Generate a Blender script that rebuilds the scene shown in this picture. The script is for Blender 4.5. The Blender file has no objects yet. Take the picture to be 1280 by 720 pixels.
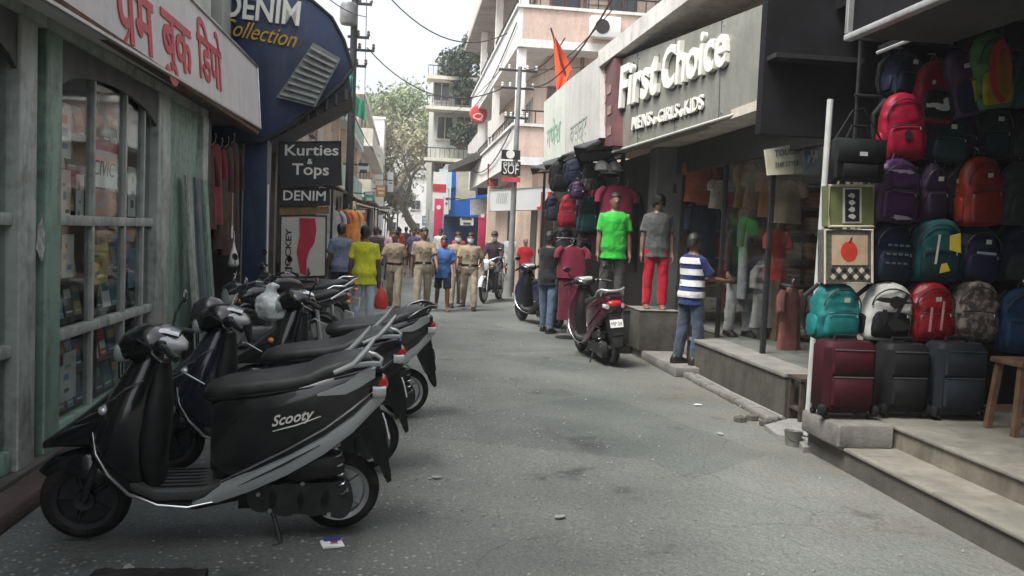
import bpy, math, random
from mathutils import Vector, Matrix, noise
R = math.radians
random.seed(7)
SC = bpy.context.scene
COL = SC.collection

# ---------------------------------------------------------------- camera
F, HC, VX, VY, ROLL = 1100.0, 1.65, 505.0, 286.0, R(2.0)      # focal length in px of a 1280 px wide frame, eye height, street vanishing point
_yw = Vector(((VX-640)/F, -(VY-360)/F, -1)).normalized()
_u = Vector((math.sin(ROLL), math.cos(ROLL), 0)); _zw = (_u - _yw*_u.dot(_yw)).normalized()
_xw = _yw.cross(_zw)
CM = Matrix((_xw, _yw, _zw))
CAM = Vector((0, 0, HC))
cd = bpy.data.cameras.new('camera'); co = bpy.data.objects.new('camera', cd); COL.objects.link(co)
cd.sensor_width = 36; cd.lens = F/1280*36; cd.clip_end = 3000; cd.clip_start = .05
co.matrix_world = Matrix.Translation(CAM) @ CM.to_4x4()
SC.camera = co
# ---------------------------------------------------------------- sky, sun, exposure
SUN_EL, SUN_AZ = R(60), R(236)          # azimuth measured from +Y clockwise
w = bpy.data.worlds.new('World'); SC.world = w; w.use_nodes = True
nt = w.node_tree; bg = nt.nodes['Background']
sky = nt.nodes.new('ShaderNodeTexSky'); sky.sky_type = 'NISHITA'; sky.sun_disc = False
sky.sun_elevation = SUN_EL; sky.sun_rotation = SUN_AZ; sky.dust_density = 4.0; sky.air_density = 1.2; sky.ozone_density = 1.0
hs = nt.nodes.new('ShaderNodeHueSaturation'); hs.inputs['Saturation'].default_value = .28   # thin white overcast
nt.links.new(sky.outputs[0], hs.inputs['Color']); nt.links.new(hs.outputs[0], bg.inputs[0]); bg.inputs[1].default_value = .10
sl = bpy.data.lights.new('sun', 'SUN'); sl.energy = 1.5; sl.angle = R(22); sl.color = (1, .975, .93)
so = bpy.data.objects.new('sun', sl); COL.objects.link(so)
_sd = Vector((math.sin(SUN_AZ)*math.cos(SUN_EL), math.cos(SUN_AZ)*math.cos(SUN_EL), math.sin(SUN_EL)))
so.rotation_euler = _sd.to_track_quat('Z', 'Y').to_euler(); so.location = (0, 0, 30)
vs = SC.view_settings; vs.view_transform = 'Standard'; vs.look = 'None'; vs.exposure = 1.62; vs.gamma = 1
SC.cycles.max_bounces = 6; SC.cycles.diffuse_bounces = 4; SC.cycles.transparent_max_bounces = 12
SC.cycles.use_denoising = True

# ---------------------------------------------------------------- pixel -> place
def ray(px, py): return CM @ Vector(((px-640)/F, -(py-360)/F, -1))
def G(px, py, z=0): r = ray(px, py); return CAM + r*((z-HC)/r.z)       # on a level z
def XX(px, py, x): r = ray(px, py); return CAM + r*(x/r.x)             # on a plane along the street
def YY(px, py, y): r = ray(px, py); return CAM + r*(y/r.y)             # on a plane across the street

# ---------------------------------------------------------------- materials
MATS = {}
def mat(name, col, rough=.6, metal=0, var=.18, scale=6, bump=.0, bscale=70, spec=.5, coat=0, col2=None, mix=(.35, .65), sheen=0, grime=0, gcol=(.07, .06, .048)):
    if name in MATS: return MATS[name]
    m = bpy.data.materials.new(name); m.use_nodes = True; t = m.node_tree; N = t.nodes; L = t.links
    b = N['Principled BSDF']; tc = N.new('ShaderNodeTexCoord'); n = N.new('ShaderNodeTexNoise')
    n.inputs['Scale'].default_value = scale; n.inputs['Detail'].default_value = 5; n.inputs['Roughness'].default_value = .6
    L.new(tc.outputs['Object'], n.inputs['Vector'])
    cr = N.new('ShaderNodeValToRGB'); e = cr.color_ramp.elements
    c2 = col2 or tuple(min(1, c*(1+var)) for c in col); c1 = col if col2 else tuple(c*(1-var) for c in col)
    e[0].position, e[1].position = mix; e[0].color = (*c1, 1); e[1].color = (*c2, 1)
    L.new(n.outputs['Fac'], cr.inputs[0]); L.new(cr.outputs[0], b.inputs['Base Color'])
    if grime:      # rain streaks and blotches of dirt
        mp = N.new('ShaderNodeMapping'); mp.inputs['Scale'].default_value = (3.5, 3.5, .55); L.new(tc.outputs['Object'], mp.inputs[0])
        gn = N.new('ShaderNodeTexNoise'); gn.inputs['Scale'].default_value = 1.6; gn.inputs['Detail'].default_value = 8; gn.inputs['Roughness'].default_value = .7; L.new(mp.outputs[0], gn.inputs['Vector'])
        g2 = N.new('ShaderNodeTexNoise'); g2.inputs['Scale'].default_value = 14; g2.inputs['Detail'].default_value = 6; L.new(tc.outputs['Object'], g2.inputs['Vector'])
        ga = N.new('ShaderNodeMath'); ga.operation = 'MULTIPLY_ADD'; ga.inputs[1].default_value = .45; L.new(g2.outputs['Fac'], ga.inputs[0]); L.new(gn.outputs['Fac'], ga.inputs[2])
        gm = N.new('ShaderNodeMapRange'); gm.inputs[1].default_value = .68; gm.inputs[2].default_value = .92; gm.inputs[4].default_value = grime; L.new(ga.outputs[0], gm.inputs[0])
        gx = N.new('ShaderNodeMix'); gx.data_type = 'RGBA'; gx.inputs[7].default_value = (*gcol, 1); L.new(gm.outputs[0], gx.inputs[0]); L.new(cr.outputs[0], gx.inputs[6]); L.new(gx.outputs[2], b.inputs['Base Color'])
    mr = N.new('ShaderNodeMapRange'); rv = .03 if rough < .4 else .09; mr.inputs[3].default_value = max(.02, rough-rv); mr.inputs[4].default_value = min(1, rough+rv)
    n2 = N.new('ShaderNodeTexNoise'); n2.inputs['Scale'].default_value = scale*3.1; L.new(tc.outputs['Object'], n2.inputs['Vector'])
    L.new(n2.outputs['Fac'], mr.inputs[0]); L.new(mr.outputs[0], b.inputs['Roughness'])
    b.inputs['Metallic'].default_value = metal; b.inputs['Specular IOR Level'].default_value = spec
    b.inputs['Coat Weight'].default_value = coat; b.inputs['Sheen Weight'].default_value = sheen
    if bump:
        n3 = N.new('ShaderNodeTexNoise'); n3.inputs['Scale'].default_value = bscale; n3.inputs['Detail'].default_value = 4
        L.new(tc.outputs['Object'], n3.inputs['Vector'])
        bp = N.new('ShaderNodeBump'); bp.inputs['Strength'].default_value = bump; bp.inputs['Distance'].default_value = .02
        L.new(n3.outputs['Fac'], bp.inputs['Height']); L.new(bp.outputs[0], b.inputs['Normal'])
    MATS[name] = m; return m
def cloth(col, key=None):
    k = key or 'cloth_%d_%d_%d' % tuple(int(c*255) for c in col)
    return mat(k, col, .85, 0, .22, 5, .5, 26, .2, sheen=.12)
def paint(col, rough=.45): return mat('paint_%d_%d_%d_%d' % (*[int(c*255) for c in col], int(rough*100)), col, rough, 0, .14, 3, .08, 40)
def glossy(col, rough=.22): return mat('gloss_%d_%d_%d' % tuple(int(c*255) for c in col), col, rough, 0, .08, 5, 0, coat=.5)
def glass(name='glass', tint=(.90, .93, .92), refl=.7):
    if name in MATS: return MATS[name]
    m = bpy.data.materials.new(name); m.use_nodes = True; t = m.node_tree; N = t.nodes; L = t.links
    N.remove(N['Principled BSDF']); o = N['Material Output']
    a = N.new('ShaderNodeBsdfTransparent'); a.inputs[0].default_value = (*tint, 1)
    g = N.new('ShaderNodeBsdfGlossy'); g.inputs['Roughness'].default_value = .04
    lw = N.new('ShaderNodeLayerWeight'); lw.inputs[0].default_value = .5       # Schlick: same from both faces of the sheet
    pw = N.new('ShaderNodeMath'); pw.operation = 'POWER'; pw.inputs[1].default_value = 5; L.new(lw.outputs['Facing'], pw.inputs[0])
    fr = N.new('ShaderNodeMath'); fr.operation = 'MULTIPLY_ADD'; fr.inputs[1].default_value = refl; fr.inputs[2].default_value = .03; L.new(pw.outputs[0], fr.inputs[0])
    n = N.new('ShaderNodeTexNoise'); n.inputs['Scale'].default_value = 1.5; bp = N.new('ShaderNodeBump'); bp.inputs['Strength'].default_value = .03
    L.new(n.outputs['Fac'], bp.inputs['Height']); L.new(bp.outputs[0], g.inputs['Normal'])
    mx = N.new('ShaderNodeMixShader'); L.new(fr.outputs[0], mx.inputs[0]); L.new(a.outputs[0], mx.inputs[1]); L.new(g.outputs[0], mx.inputs[2])
    L.new(mx.outputs[0], o.inputs['Surface']); MATS[name] = m; return m
CHROME = mat('chrome', (.75, .76, .77), .18, 1, .05, 8)
STEEL = mat('brushed_steel', (.5, .51, .52), .38, 1, .1, 8)
SILVER = mat('silver_paint', (.40, .42, .42), .32, .25, .06, 5, coat=.4)
BLACKG = mat('black_gloss', (.009, .010, .011), .2, 0, .05, 2, coat=.5, grime=.22, gcol=(.075, .07, .06))
BLACKP = mat('black_plastic', (.012, .013, .013), .5, 0, .3, 9, .1, 200, .3, grime=.3, gcol=(.06, .055, .045))
RUBBER = mat('tyre_rubber', (.016, .016, .016), .85, 0, .3, 12, .4, 60, .2, grime=.5, gcol=(.07, .063, .052))
SEATV = mat('seat_vinyl', (.015, .018, .017), .42, 0, .25, 7, .15, 140, .4, grime=.25, gcol=(.07, .066, .058))
IRON = mat('dark_iron', (.03, .03, .032), .55, .4, .3, 10)
WHITE = mat('white_plastic', (.78, .78, .76), .4, 0, .05, 4)
REDL = mat('red_lens', (.45, .015, .02), .15, 0, .1, 8, coat=.6)
AMBER = mat('amber_lens', (.6, .22, .03), .15, 0, .1, 8, coat=.6)
CLEARL = mat('clear_lens', (.55, .57, .58), .1, .3, .1, 14, coat=.8)

# ---------------------------------------------------------------- mesh building
WORK = bpy.data.scenes.new('workbench')          # empty scratch scene: evaluates lettering and remeshing without the rest, removed at the end
def evaluated(ob):
    vl = WORK.view_layers[0]; vl.update(); return bpy.data.meshes.new_from_object(ob.evaluated_get(vl.depsgraph))
class MB:
    def __init__(s): s.v = []; s.f = []
    def add(s, vs, fs):
        n = len(s.v); s.v += [tuple(p) for p in vs]; s.f += [tuple(i+n for i in f) for f in fs]; return s
    def hexa(s, p):      # p: 4 bottom (ccw from above), 4 top
        return s.add(p, [(3, 2, 1, 0), (4, 5, 6, 7), (0, 1, 5, 4), (1, 2, 6, 5), (2, 3, 7, 6), (3, 0, 4, 7)])
    def box(s, x0, x1, y0, y1, z0, z1, bev=0):
        x0, x1 = sorted((x0, x1)); y0, y1 = sorted((y0, y1)); z0, z1 = sorted((z0, z1))
        if not bev:
            return s.hexa([(x0, y0, z0), (x1, y0, z0), (x1, y1, z0), (x0, y1, z0), (x0, y0, z1), (x1, y0, z1), (x1, y1, z1), (x0, y1, z1)])
        b = min(bev, (x1-x0)*.49, (y1-y0)*.49, (z1-z0)*.49)
        def rg(z, i):
            return [(x0+i+b, y0+i, z), (x1-i-b, y0+i, z), (x1-i, y0+i+b, z), (x1-i, y1-i-b, z), (x1-i-b, y1-i, z), (x0+i+b, y1-i, z), (x0+i, y1-i-b, z), (x0+i, y0+i+b, z)]
        b2 = b*.0
        return s.loft([rg(z0, b*.6), rg(z0+b, b2), rg(z1-b, b2), rg(z1, b*.6)])
    def obox(s, c, a, b, d):   # centre and three half-axis vectors
        c, a, b, d = map(Vector, (c, a, b, d))
        if a.cross(b).dot(d) < 0: a = -a
        return s.hexa([c-a-b-d, c+a-b-d, c+a+b-d, c-a+b-d, c-a-b+d, c+a-b+d, c+a+b+d, c-a+b+d])
    def loft(s, rings, cap=True, closed=True):
        n = len(rings[0]); k = len(s.v)
        for r in rings: s.v += [tuple(p) for p in r]
        for i in range(len(rings)-1):
            for j in range(n if closed else n-1):
                a = k+i*n+j; b = k+i*n+(j+1) % n
                s.f.append((a, b, b+n, a+n))
        if cap and closed:
            s.f.append(tuple(k+j for j in reversed(range(n)))); s.f.append(tuple(k+(len(rings)-1)*n+j for j in range(n)))
        return s
    def tube(s, pts, r, n=8, cap=True, loop=False):
        pts = [Vector(p) for p in pts]; m = len(pts)
        rr = r if isinstance(r, (list, tuple)) else [r]*m
        T = []
        for i in range(m):
            if loop: t = pts[(i+1) % m]-pts[i-1]
            else: t = pts[min(i+1, m-1)]-pts[max(i-1, 0)]
            T.append(t.normalized() if t.length > 1e-9 else Vector((0, 0, 1)))
        a = Vector((0, 0, 1)) if abs(T[0].z) < .9 else Vector((1, 0, 0))
        u = (a-T[0]*a.dot(T[0])).normalized(); rings = []
        for i in range(m):
            u = (u-T[i]*u.dot(T[i])); u = u.normalized() if u.length > 1e-6 else T[i].orthogonal().normalized()
            v = T[i].cross(u)
            rings.append([pts[i]+(u*math.cos(2*math.pi*j/n)+v*math.sin(2*math.pi*j/n))*rr[i] for j in range(n)])
        if loop: rings.append(rings[0]); cap = False
        return s.loft(rings, cap)
    def disc(s, c, ax, r, h, n=20, r2=None):    # cylinder centred at c along ax
        c = Vector(c); ax = Vector(ax).normalized()
        return s.tube([c-ax*h/2, c+ax*h/2], [r, r if r2 is None else r2], n)
    def lathe(s, prof, c, ax, n=28):            # prof: (radius, along axis)
        c = Vector(c); ax = Vector(ax).normalized(); u = ax.orthogonal().normalized(); v = ax.cross(u)
        rings = [[c+ax*h+(u*math.cos(2*math.pi*j/n)+v*math.sin(2*math.pi*j/n))*max(r, 1e-4) for j in range(n)] for r, h in prof]
        return s.loft(rings)
    def prism(s, poly, o, u, v, th):            # flat outline in the plane o,u,v with real thickness
        o, u, v = map(Vector, (o, u, v)); nn = u.cross(v).normalized()*th; k = len(poly)
        a = [o+u*x+v*y for x, y in poly]; b = [p+nn for p in a]
        return s.add(a+b, [tuple(reversed(range(k))), tuple(range(k, 2*k))]+[(i, (i+1) % k, k+(i+1) % k, k+i) for i in range(k)])
    def blob(s, c, rx, ry, rz, n=10, m=7):
        c = Vector(c); rings = []
        for i in range(m):
            a = -math.pi/2+math.pi*(i+.08)/(m-1+.16)
            rings.append([c+Vector((rx*math.cos(a)*math.cos(2*math.pi*j/n), ry*math.cos(a)*math.sin(2*math.pi*j/n), rz*math.sin(a))) for j in range(n)])
        return s.loft(rings)
    def xf(s, mtx):
        s.v = [tuple(mtx @ Vector(p)) for p in s.v]; return s
    def mesh(s, name='m'):
        me = bpy.data.meshes.new(name); me.from_pydata(s.v, [], s.f); me.update(); return me
    def build(s, name, m, parent=None, smooth=35, world=False, recalc=False):
        if world and parent is not None:
            o = parent; t = Vector()
            while o is not None: t += Vector(o.location); o = o.parent
            s.v = [tuple(Vector(p)-t) for p in s.v]
        me = s.mesh(name)
        return link(name, me, m, parent, smooth)
def link(name, me, m, parent=None, smooth=35):
    if m is not None and not len(me.materials): me.materials.append(m)
    if smooth:
        me.polygons.foreach_set('use_smooth', [True]*len(me.polygons)); me.set_sharp_from_angle(angle=R(smooth))
    o = bpy.data.objects.new(name, me); COL.objects.link(o); o.parent = parent; return o
def tag(o, label=None, cat=None, group=None, kind=None):
    if label: o['label'] = label
    if cat: o['category'] = cat
    if group: o['group'] = group
    if kind: o['kind'] = kind
    return o
def thing(name, label, cat, loc=(0, 0, 0), rz=0, group=None):
    o = bpy.data.objects.new(name, None); COL.objects.link(o); o.location = loc; o.rotation_euler = (0, 0, rz); o.empty_display_size = .1
    return tag(o, label, cat, group)
def copy_tree(o, parent=None):
    c = o.copy(); COL.objects.link(c); c.parent = parent
    for ch in [k for k in COL.objects if k.parent == o]: copy_tree(ch, c)
    return c
def sring(x, zc, hz, hy, e=2.6, n=16, yc=0):      # superellipse ring in a YZ plane
    out = []
    for j in range(n):
        a = 2*math.pi*j/n; c, s_ = math.cos(a), math.sin(a)
        out.append((x, yc+hy*math.copysign(abs(c)**(2/e), c), zc+hz*math.copysign(abs(s_)**(2/e), s_)))
    return out
def hring(z, xc, hx, hy, e=2.6, n=16, yc=0):      # the same in a level plane
    out = []
    for j in range(n):
        a = 2*math.pi*j/n; c, s_ = math.cos(a), math.sin(a)
        out.append((xc+hx*math.copysign(abs(c)**(2/e), c), yc+hy*math.copysign(abs(s_)**(2/e), s_), z))
    return out
def text_mesh(body, o, u, v, h=None, w=None, ext=.01, bold=0, shear=0, space=1):
    """lettering as meshes, one per letter, mapped onto the plane o,u,v (u,v unit); h cap height or w total width"""
    c = bpy.data.curves.new('t', 'FONT'); c.body = body; c.extrude = .5; c.offset = bold; c.shear = shear; c.resolution_u = 3; c.space_character = space
    ob = bpy.data.objects.new('t', c); WORK.collection.objects.link(ob); me = evaluated(ob)
    bpy.data.objects.remove(ob); bpy.data.curves.remove(c)
    V = [p.co.copy() for p in me.vertices]; P = [tuple(p.vertices) for p in me.polygons]; bpy.data.meshes.remove(me)
    x0 = min(p.x for p in V); x1 = max(p.x for p in V); y0 = min(p.y for p in V); y1 = max(p.y for p in V)
    sx = w/(x1-x0) if w else h/.73; sy = h/.73 if h else sx
    # connected pieces, joined where they overlap along the line (dot of an i)
    par = list(range(len(V)))
    def find(i):
        while par[i] != i: par[i] = par[par[i]]; i = par[i]
        return i
    for p in P:
        for i in p[1:]: par[find(i)] = find(p[0])
    seg = {}
    for i, p in enumerate(V):
        k = find(i); a = seg.get(k, [9e9, -9e9]); seg[k] = [min(a[0], p.x), max(a[1], p.x)]
    order = sorted(seg, key=lambda k: seg[k][0]); groups = []
    for k in order:
        if groups and seg[k][0] < groups[-1][1]-.25*(seg[k][1]-seg[k][0]) and not shear: groups[-1][0].append(k); groups[-1][1] = max(groups[-1][1], seg[k][1])
        else: groups.append([[k], seg[k][1]])
    u = Vector(u).normalized(); v = Vector(v).normalized(); nn = u.cross(v).normalized(); o = Vector(o); res = []
    for ks, _ in groups:
        ks = set(ks); idx = {}; mb = MB()
        for p in P:
            if find(p[0]) in ks:
                f = []
                for i in p:
                    if i not in idx:
                        idx[i] = len(mb.v); q = V[i]
                        mb.v.append(tuple(o+u*((q.x-x0)*sx)+v*(q.y*sy)+nn*((q.z+.5)*ext)))
                    f.append(idx[i])
                mb.f.append(tuple(f))
        res.append(mb)
    return res
def lettering(body, o, u, v, m, parent, joined=False, name='letter', world=True, **k):
    ms = text_mesh(body, o, u, v, **k)
    if joined:
        a = MB()
        for q in ms: a.add(q.v, q.f)
        ms = [a]
    return [q.build(name, m, parent, 0, world) for q in ms]
def remesh(mb, vox, it=3):
    me = mb.mesh(); ob = bpy.data.objects.new('r', me); WORK.collection.objects.link(ob)
    r = ob.modifiers.new('r', 'REMESH'); r.mode = 'VOXEL'; r.voxel_size = vox
    if it: sm = ob.modifiers.new('s', 'SMOOTH'); sm.iterations = it; sm.factor = .5
    out = evaluated(ob)
    bpy.data.objects.remove(ob); bpy.data.meshes.remove(me); out.materials.clear(); return out
def wrinkle(me, amp, freq, seed=0):
    out = []
    for p, n_ in [(v.co.copy(), v.normal.copy()) for v in me.vertices]:
        q = Vector((p.x*freq+seed, p.y*freq, p.z*freq*.6)); out += (p+n_*(noise.noise(q)*amp+noise.noise(q*2.7)*amp*.4))[:]
    me.vertices.foreach_set('co', out); me.update()
# ================================================================ the ground and the road
def asphalt():
    m = bpy.data.materials.new('asphalt'); m.use_nodes = True; t = m.node_tree; N = t.nodes; L = t.links; b = N['Principled BSDF']
    tc = N.new('ShaderNodeTexCoord')
    def nz(sc, d=4, r=.6): n = N.new('ShaderNodeTexNoise'); n.inputs['Scale'].default_value = sc; n.inputs['Detail'].default_value = d; n.inputs['Roughness'].default_value = r; L.new(tc.outputs['Object'], n.inputs['Vector']); return n
    def ramp(fac, a, ca, bb, cb): c = N.new('ShaderNodeValToRGB'); e = c.color_ramp.elements; e[0].position = a; e[0].color = (*ca, 1); e[1].position = bb; e[1].color = (*cb, 1); L.new(fac, c.inputs[0]); return c
    def mix(f, a, bb, mode='MIX'):
        x = N.new('ShaderNodeMix'); x.data_type = 'RGBA'; x.blend_type = mode
        if isinstance(f, float): x.inputs[0].default_value = f
        else: L.new(f, x.inputs[0])
        L.new(a, x.inputs[6]); L.new(bb, x.inputs[7]); return x.outputs[2]
    base = ramp(nz(.55, 5).outputs['Fac'], .34, (.108, .116, .110), .68, (.178, .187, .178))
    tone = ramp(nz(.22, 3).outputs['Fac'], .42, (.80, .82, .80), .60, (1.12, 1.12, 1.10)); base_ = mix(1.0, base.outputs[0], tone.outputs[0], 'MULTIPLY')
    grit = nz(75, 3, .7); gr = ramp(grit.outputs['Fac'], .38, (.72, .72, .72), .66, (1.25, 1.25, 1.22))
    c1 = mix(1.0, base_, gr.outputs[0], 'MULTIPLY')
    # old repair patches with hard edges
    pv_ = N.new('ShaderNodeTexVoronoi'); pv_.inputs['Scale'].default_value = .42; pv_.inputs['Randomness'].default_value = .9; L.new(tc.outputs['Object'], pv_.inputs['Vector'])
    ps = N.new('ShaderNodeSeparateColor'); L.new(pv_.outputs['Color'], ps.inputs[0]); pr = ramp(ps.outputs[0], .70, (1, 1, 1), .72, (.84, .85, .86)); c1 = mix(1.0, c1, pr.outputs[0], 'MULTIPLY')
    # cracks
    cn = nz(1.3, 4); wv = N.new('ShaderNodeVectorMath'); wv.operation = 'MULTIPLY_ADD'; wv.inputs[1].default_value = (.5, .5, .5); L.new(cn.outputs['Color'], wv.inputs[0]); L.new(tc.outputs['Object'], wv.inputs[2])
    cv = N.new('ShaderNodeTexVoronoi'); cv.feature = 'DISTANCE_TO_EDGE'; cv.inputs['Scale'].default_value = .75; L.new(wv.outputs[0], cv.inputs['Vector'])
    ck = ramp(cv.outputs['Distance'], .002, (1, 1, 1), .007, (0, 0, 0)); cmk = ramp(nz(.6, 2).outputs['Fac'], .50, (0, 0, 0), .58, (.4, .4, .4)); ckm = N.new('ShaderNodeMath'); ckm.operation = 'MULTIPLY'; L.new(ck.outputs[0], ckm.inputs[0]); L.new(cmk.outputs[0], ckm.inputs[1])
    dkc = N.new('ShaderNodeRGB'); dkc.outputs[0].default_value = (.03, .03, .028, 1); c1 = mix(ckm.outputs[0], c1, dkc.outputs[0])
    vo = N.new('ShaderNodeTexVoronoi'); vo.inputs['Scale'].default_value = 27; L.new(tc.outputs['Object'], vo.inputs['Vector'])   # exposed aggregate
    chips = ramp(vo.outputs['Distance'], .18, (1, 1, 1), .36, (0, 0, 0))
    sx0 = N.new('ShaderNodeSeparateXYZ'); L.new(tc.outputs['Object'], sx0.inputs[0]); bm = N.new('ShaderNodeMapRange'); bm.inputs[1].default_value = 1.9; bm.inputs[2].default_value = .2; L.new(sx0.outputs[0], bm.inputs[0])
    worn = ramp(nz(.9, 4).outputs['Fac'], .40, (0, 0, 0), .58, (.85, .85, .85)); wm = N.new('ShaderNodeMath'); wm.operation = 'MULTIPLY'; L.new(worn.outputs[0], wm.inputs[0]); L.new(bm.outputs[0], wm.inputs[1])
    vs_ = N.new('ShaderNodeSeparateColor'); L.new(vo.outputs['Color'], vs_.inputs[0]); keep = ramp(vs_.outputs[0], .50, (0, 0, 0), .85, (1, 1, 1)); km = N.new('ShaderNodeMath'); km.operation = 'MULTIPLY'; L.new(chips.outputs[0], km.inputs[0]); L.new(keep.outputs[0], km.inputs[1])
    cm = N.new('ShaderNodeMath'); cm.operation = 'MULTIPLY'; L.new(km.outputs[0], cm.inputs[0]); L.new(wm.outputs[0], cm.inputs[1])
    pale = ramp(nz(9).outputs['Fac'], .3, (.28, .28, .265), .7, (.48, .475, .45))
    c2 = mix(cm.outputs[0], c1, pale.outputs[0])
    # brown dust near the right-hand edge
    sx = N.new('ShaderNodeSeparateXYZ'); L.new(tc.outputs['Object'], sx.inputs[0])
    mr = N.new('ShaderNodeMapRange'); mr.inputs[1].default_value = 2.2; mr.inputs[2].default_value = 3.7; L.new(sx.outputs[0], mr.inputs[0])
    dn = ramp(nz(1.6, 5).outputs['Fac'], .4, (0, 0, 0), .65, (.8, .8, .8)); dm = N.new('ShaderNodeMath'); dm.operation = 'MULTIPLY'; L.new(mr.outputs[0], dm.inputs[0]); L.new(dn.outputs[0], dm.inputs[1])
    dust = ramp(nz(20).outputs['Fac'], .3, (.14, .115, .09), .7, (.20, .165, .13))
    c3 = mix(dm.outputs[0], c2, dust.outputs[0])
    oil = ramp(nz(1.1, 4, .7).outputs['Fac'], .30, (.55, .55, .56), .40, (1, 1, 1)); c4 = mix(1.0, c3, oil.outputs[0], 'MULTIPLY')
    L.new(c4, b.inputs['Base Color']); b.inputs['Roughness'].default_value = .8; b.inputs['Specular IOR Level'].default_value = .35
    bp = N.new('ShaderNodeBump'); bp.inputs['Strength'].default_value = .55; bp.inputs['Distance'].default_value = .012
    L.new(grit.outputs['Fac'], bp.inputs['Height']); bp2 = N.new('ShaderNodeBump'); bp2.inputs['Strength'].default_value = .4; bp2.inputs['Distance'].default_value = .02
    L.new(vo.outputs['Distance'], bp2.inputs['Height']); bp2.invert = True; L.new(bp.outputs[0], bp2.inputs['Normal']); L.new(bp2.outputs[0], b.inputs['Normal'])
    MATS['asphalt'] = m; return m
ASPH = asphalt()
EARTH = mat('packed_earth', (.10, .09, .075), .9, 0, .3, 2, .4, 30)
CONC = mat('concrete', (.16, .155, .14), .85, 0, .28, 4, .3, 50)
CONCD = mat('dirty_concrete', (.085, .08, .07), .9, 0, .35, 3, .35, 40)
TILEF = mat('floor_tile', (.20, .195, .165), .5, 0, .2, 3, .05, 40, grime=.5, gcol=(.09, .08, .065))
g = MB().add([(-160, -30, -.004), (160, -30, -.004), (160, 320, -.004), (-160, 320, -.004)], [(0, 1, 2, 3)]).build('ground', EARTH, None, 0); tag(g, kind='structure')
m = MB(); nx, ny = 24, 200
for j in range(ny+1):
    for i in range(nx+1):
        x = -2.7+i*(6.5/nx); y = -14+j*(134/ny)
        m.v.append((x, y, .004+.012*max(0, noise.noise(Vector((x*.5, y*.35, 0))))+.003*abs(noise.noise(Vector((x*2, y*2, 3))))))
for j in range(ny):
    for i in range(nx): a = j*(nx+1)+i; m.f.append((a, a+1, a+nx+2, a+nx+1))
tag(m.build('road', ASPH, None, 80), kind='structure')
# loose grit and chips scattered on the road
m = MB(); rg = random.Random(3)
for i in range(900):
    t = rg.random()
    x = rg.gauss(.55, .75) if i % 3 else rg.uniform(-2.2, 3.5); y = 3.6+12*t*t
    s_ = rg.uniform(.004, .011)*(1+.5*t)
    m.add([(x-s_, y, .012), (x, y-s_*.8, .012), (x+s_, y, .012), (x, y+s_, .012), (x+s_*.2, y, .014+s_*.9)], [(0, 1, 4), (1, 2, 4), (2, 3, 4), (3, 0, 4)])
tag(m.build('gravel', mat('pale_grit', (.24, .235, .22), .9, 0, .4, 20), None, 0), 'pale stone chips scattered over the worn asphalt', 'gravel', kind='stuff')

# ================================================================ helpers for buildings
def pane_window(parent, axis, p, a0, a1, z0, z1, out, fm, gm, cols=2, rows=1, fw=.06, sill=True):
    """window set on a wall. axis 'x': wall plane x=p, spans y a0..a1; axis 'y': wall plane y=p, spans x. out=+1/-1 outward sign"""
    def bx(mb, s0, s1, zz0, zz1, d0, d1):
        q0, q1 = p+out*d0, p+out*d1
        return mb.box(q0, q1, s0, s1, zz0, zz1) if axis == 'x' else mb.box(s0, s1, q0, q1, zz0, zz1)
    f = MB(); bx(f, a0, a1, z0, z0+fw, .002, .05); bx(f, a0, a1, z1-fw, z1, .002, .05)
    for k in range(cols+1):
        s = a0+(a1-a0-fw)*k/cols; bx(f, s, s+fw, z0+fw, z1-fw, .002, .048)
    for k in range(1, rows): zz = z0+(z1-z0)*k/rows; bx(f, a0+fw, a1-fw, zz-fw*.4, zz+fw*.4, .002, .044)
    w_ = f.build('window', fm, parent, 0, True)
    bx(MB(), a0+fw*.5, a1-fw*.5, z0+fw*.5, z1-fw*.5, .004, .02).build('pane', gm, w_, 0, True)
    if sill: bx(MB(), a0-.06, a1+.06, z0-.07, z0-.002, .0, .12).build('sill', fm, w_, 0, True)
    return w_
PANE = mat('dark_window_glass', (.03, .035, .04), .12, 0, .3, 3, coat=.4)
GL = glass()

# ================================================================ left: book shop
GREENP = mat('green_paint', (.22, .345, .275), .6, 0, .25, 3, .2, 30, col2=(.29, .42, .345), grime=.7)
GREYG = mat('grey_green_paint', (.43, .46, .42), .6, 0, .2, 3, .15, 30, grime=.65)
DARKW = mat('dark_wood', (.035, .028, .022), .6, 0, .35, 4, .2, 30)
INTER = mat('shop_interior', (.14, .13, .115), .85, 0, .25, 2, .1, 20)
bs = thing('book_shop', 'green framed book shop front with glazed display windows on the left', 'shop', (-2.6, 8, 0))
FX = -2.26
def part(name, m, parent, *boxes, bev=0, smooth=35):
    mb = MB()
    for b in boxes: mb.box(*b, bev=bev)
    return mb.build(name, m, parent, smooth, True)
part('plinth', CONCD, bs, (-2.75, FX+.09, 2.0, 10.2, .0, .12))
part('back_wall', INTER, bs, (-4.6, -4.5, 2.0, 10.2, .12, 3.0))
part('side_wall', INTER, bs, (-4.5, FX-.1, 10.1, 10.22, .12, 3.0)); part('side_wall', INTER, bs, (-4.5, FX-.1, 1.9, 2.0, .12, 3.0))
part('ceiling', INTER, bs, (-4.5, FX-.02, 2.0, 10.22, 2.78, 2.86))
part('floor', INTER, bs, (-4.5, -2.75, 2.0, 10.1, .0, .10))
def post(y0, y1, mm, z1=2.78, d=.05, x=FX): return part('post', mm, bs, (x-.10, x+d, y0, y1, .121, z1), bev=.008)
post(5.80, 6.05, GREENP); post(8.30, 8.70, GREYG); post(5.42, 5.66, GREYG); post(3.75, 3.95, GREYG)
part('recess', DARKW, bs, (FX-.14, FX-.05, 5.66, 5.80, .121, 2.78))
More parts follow.
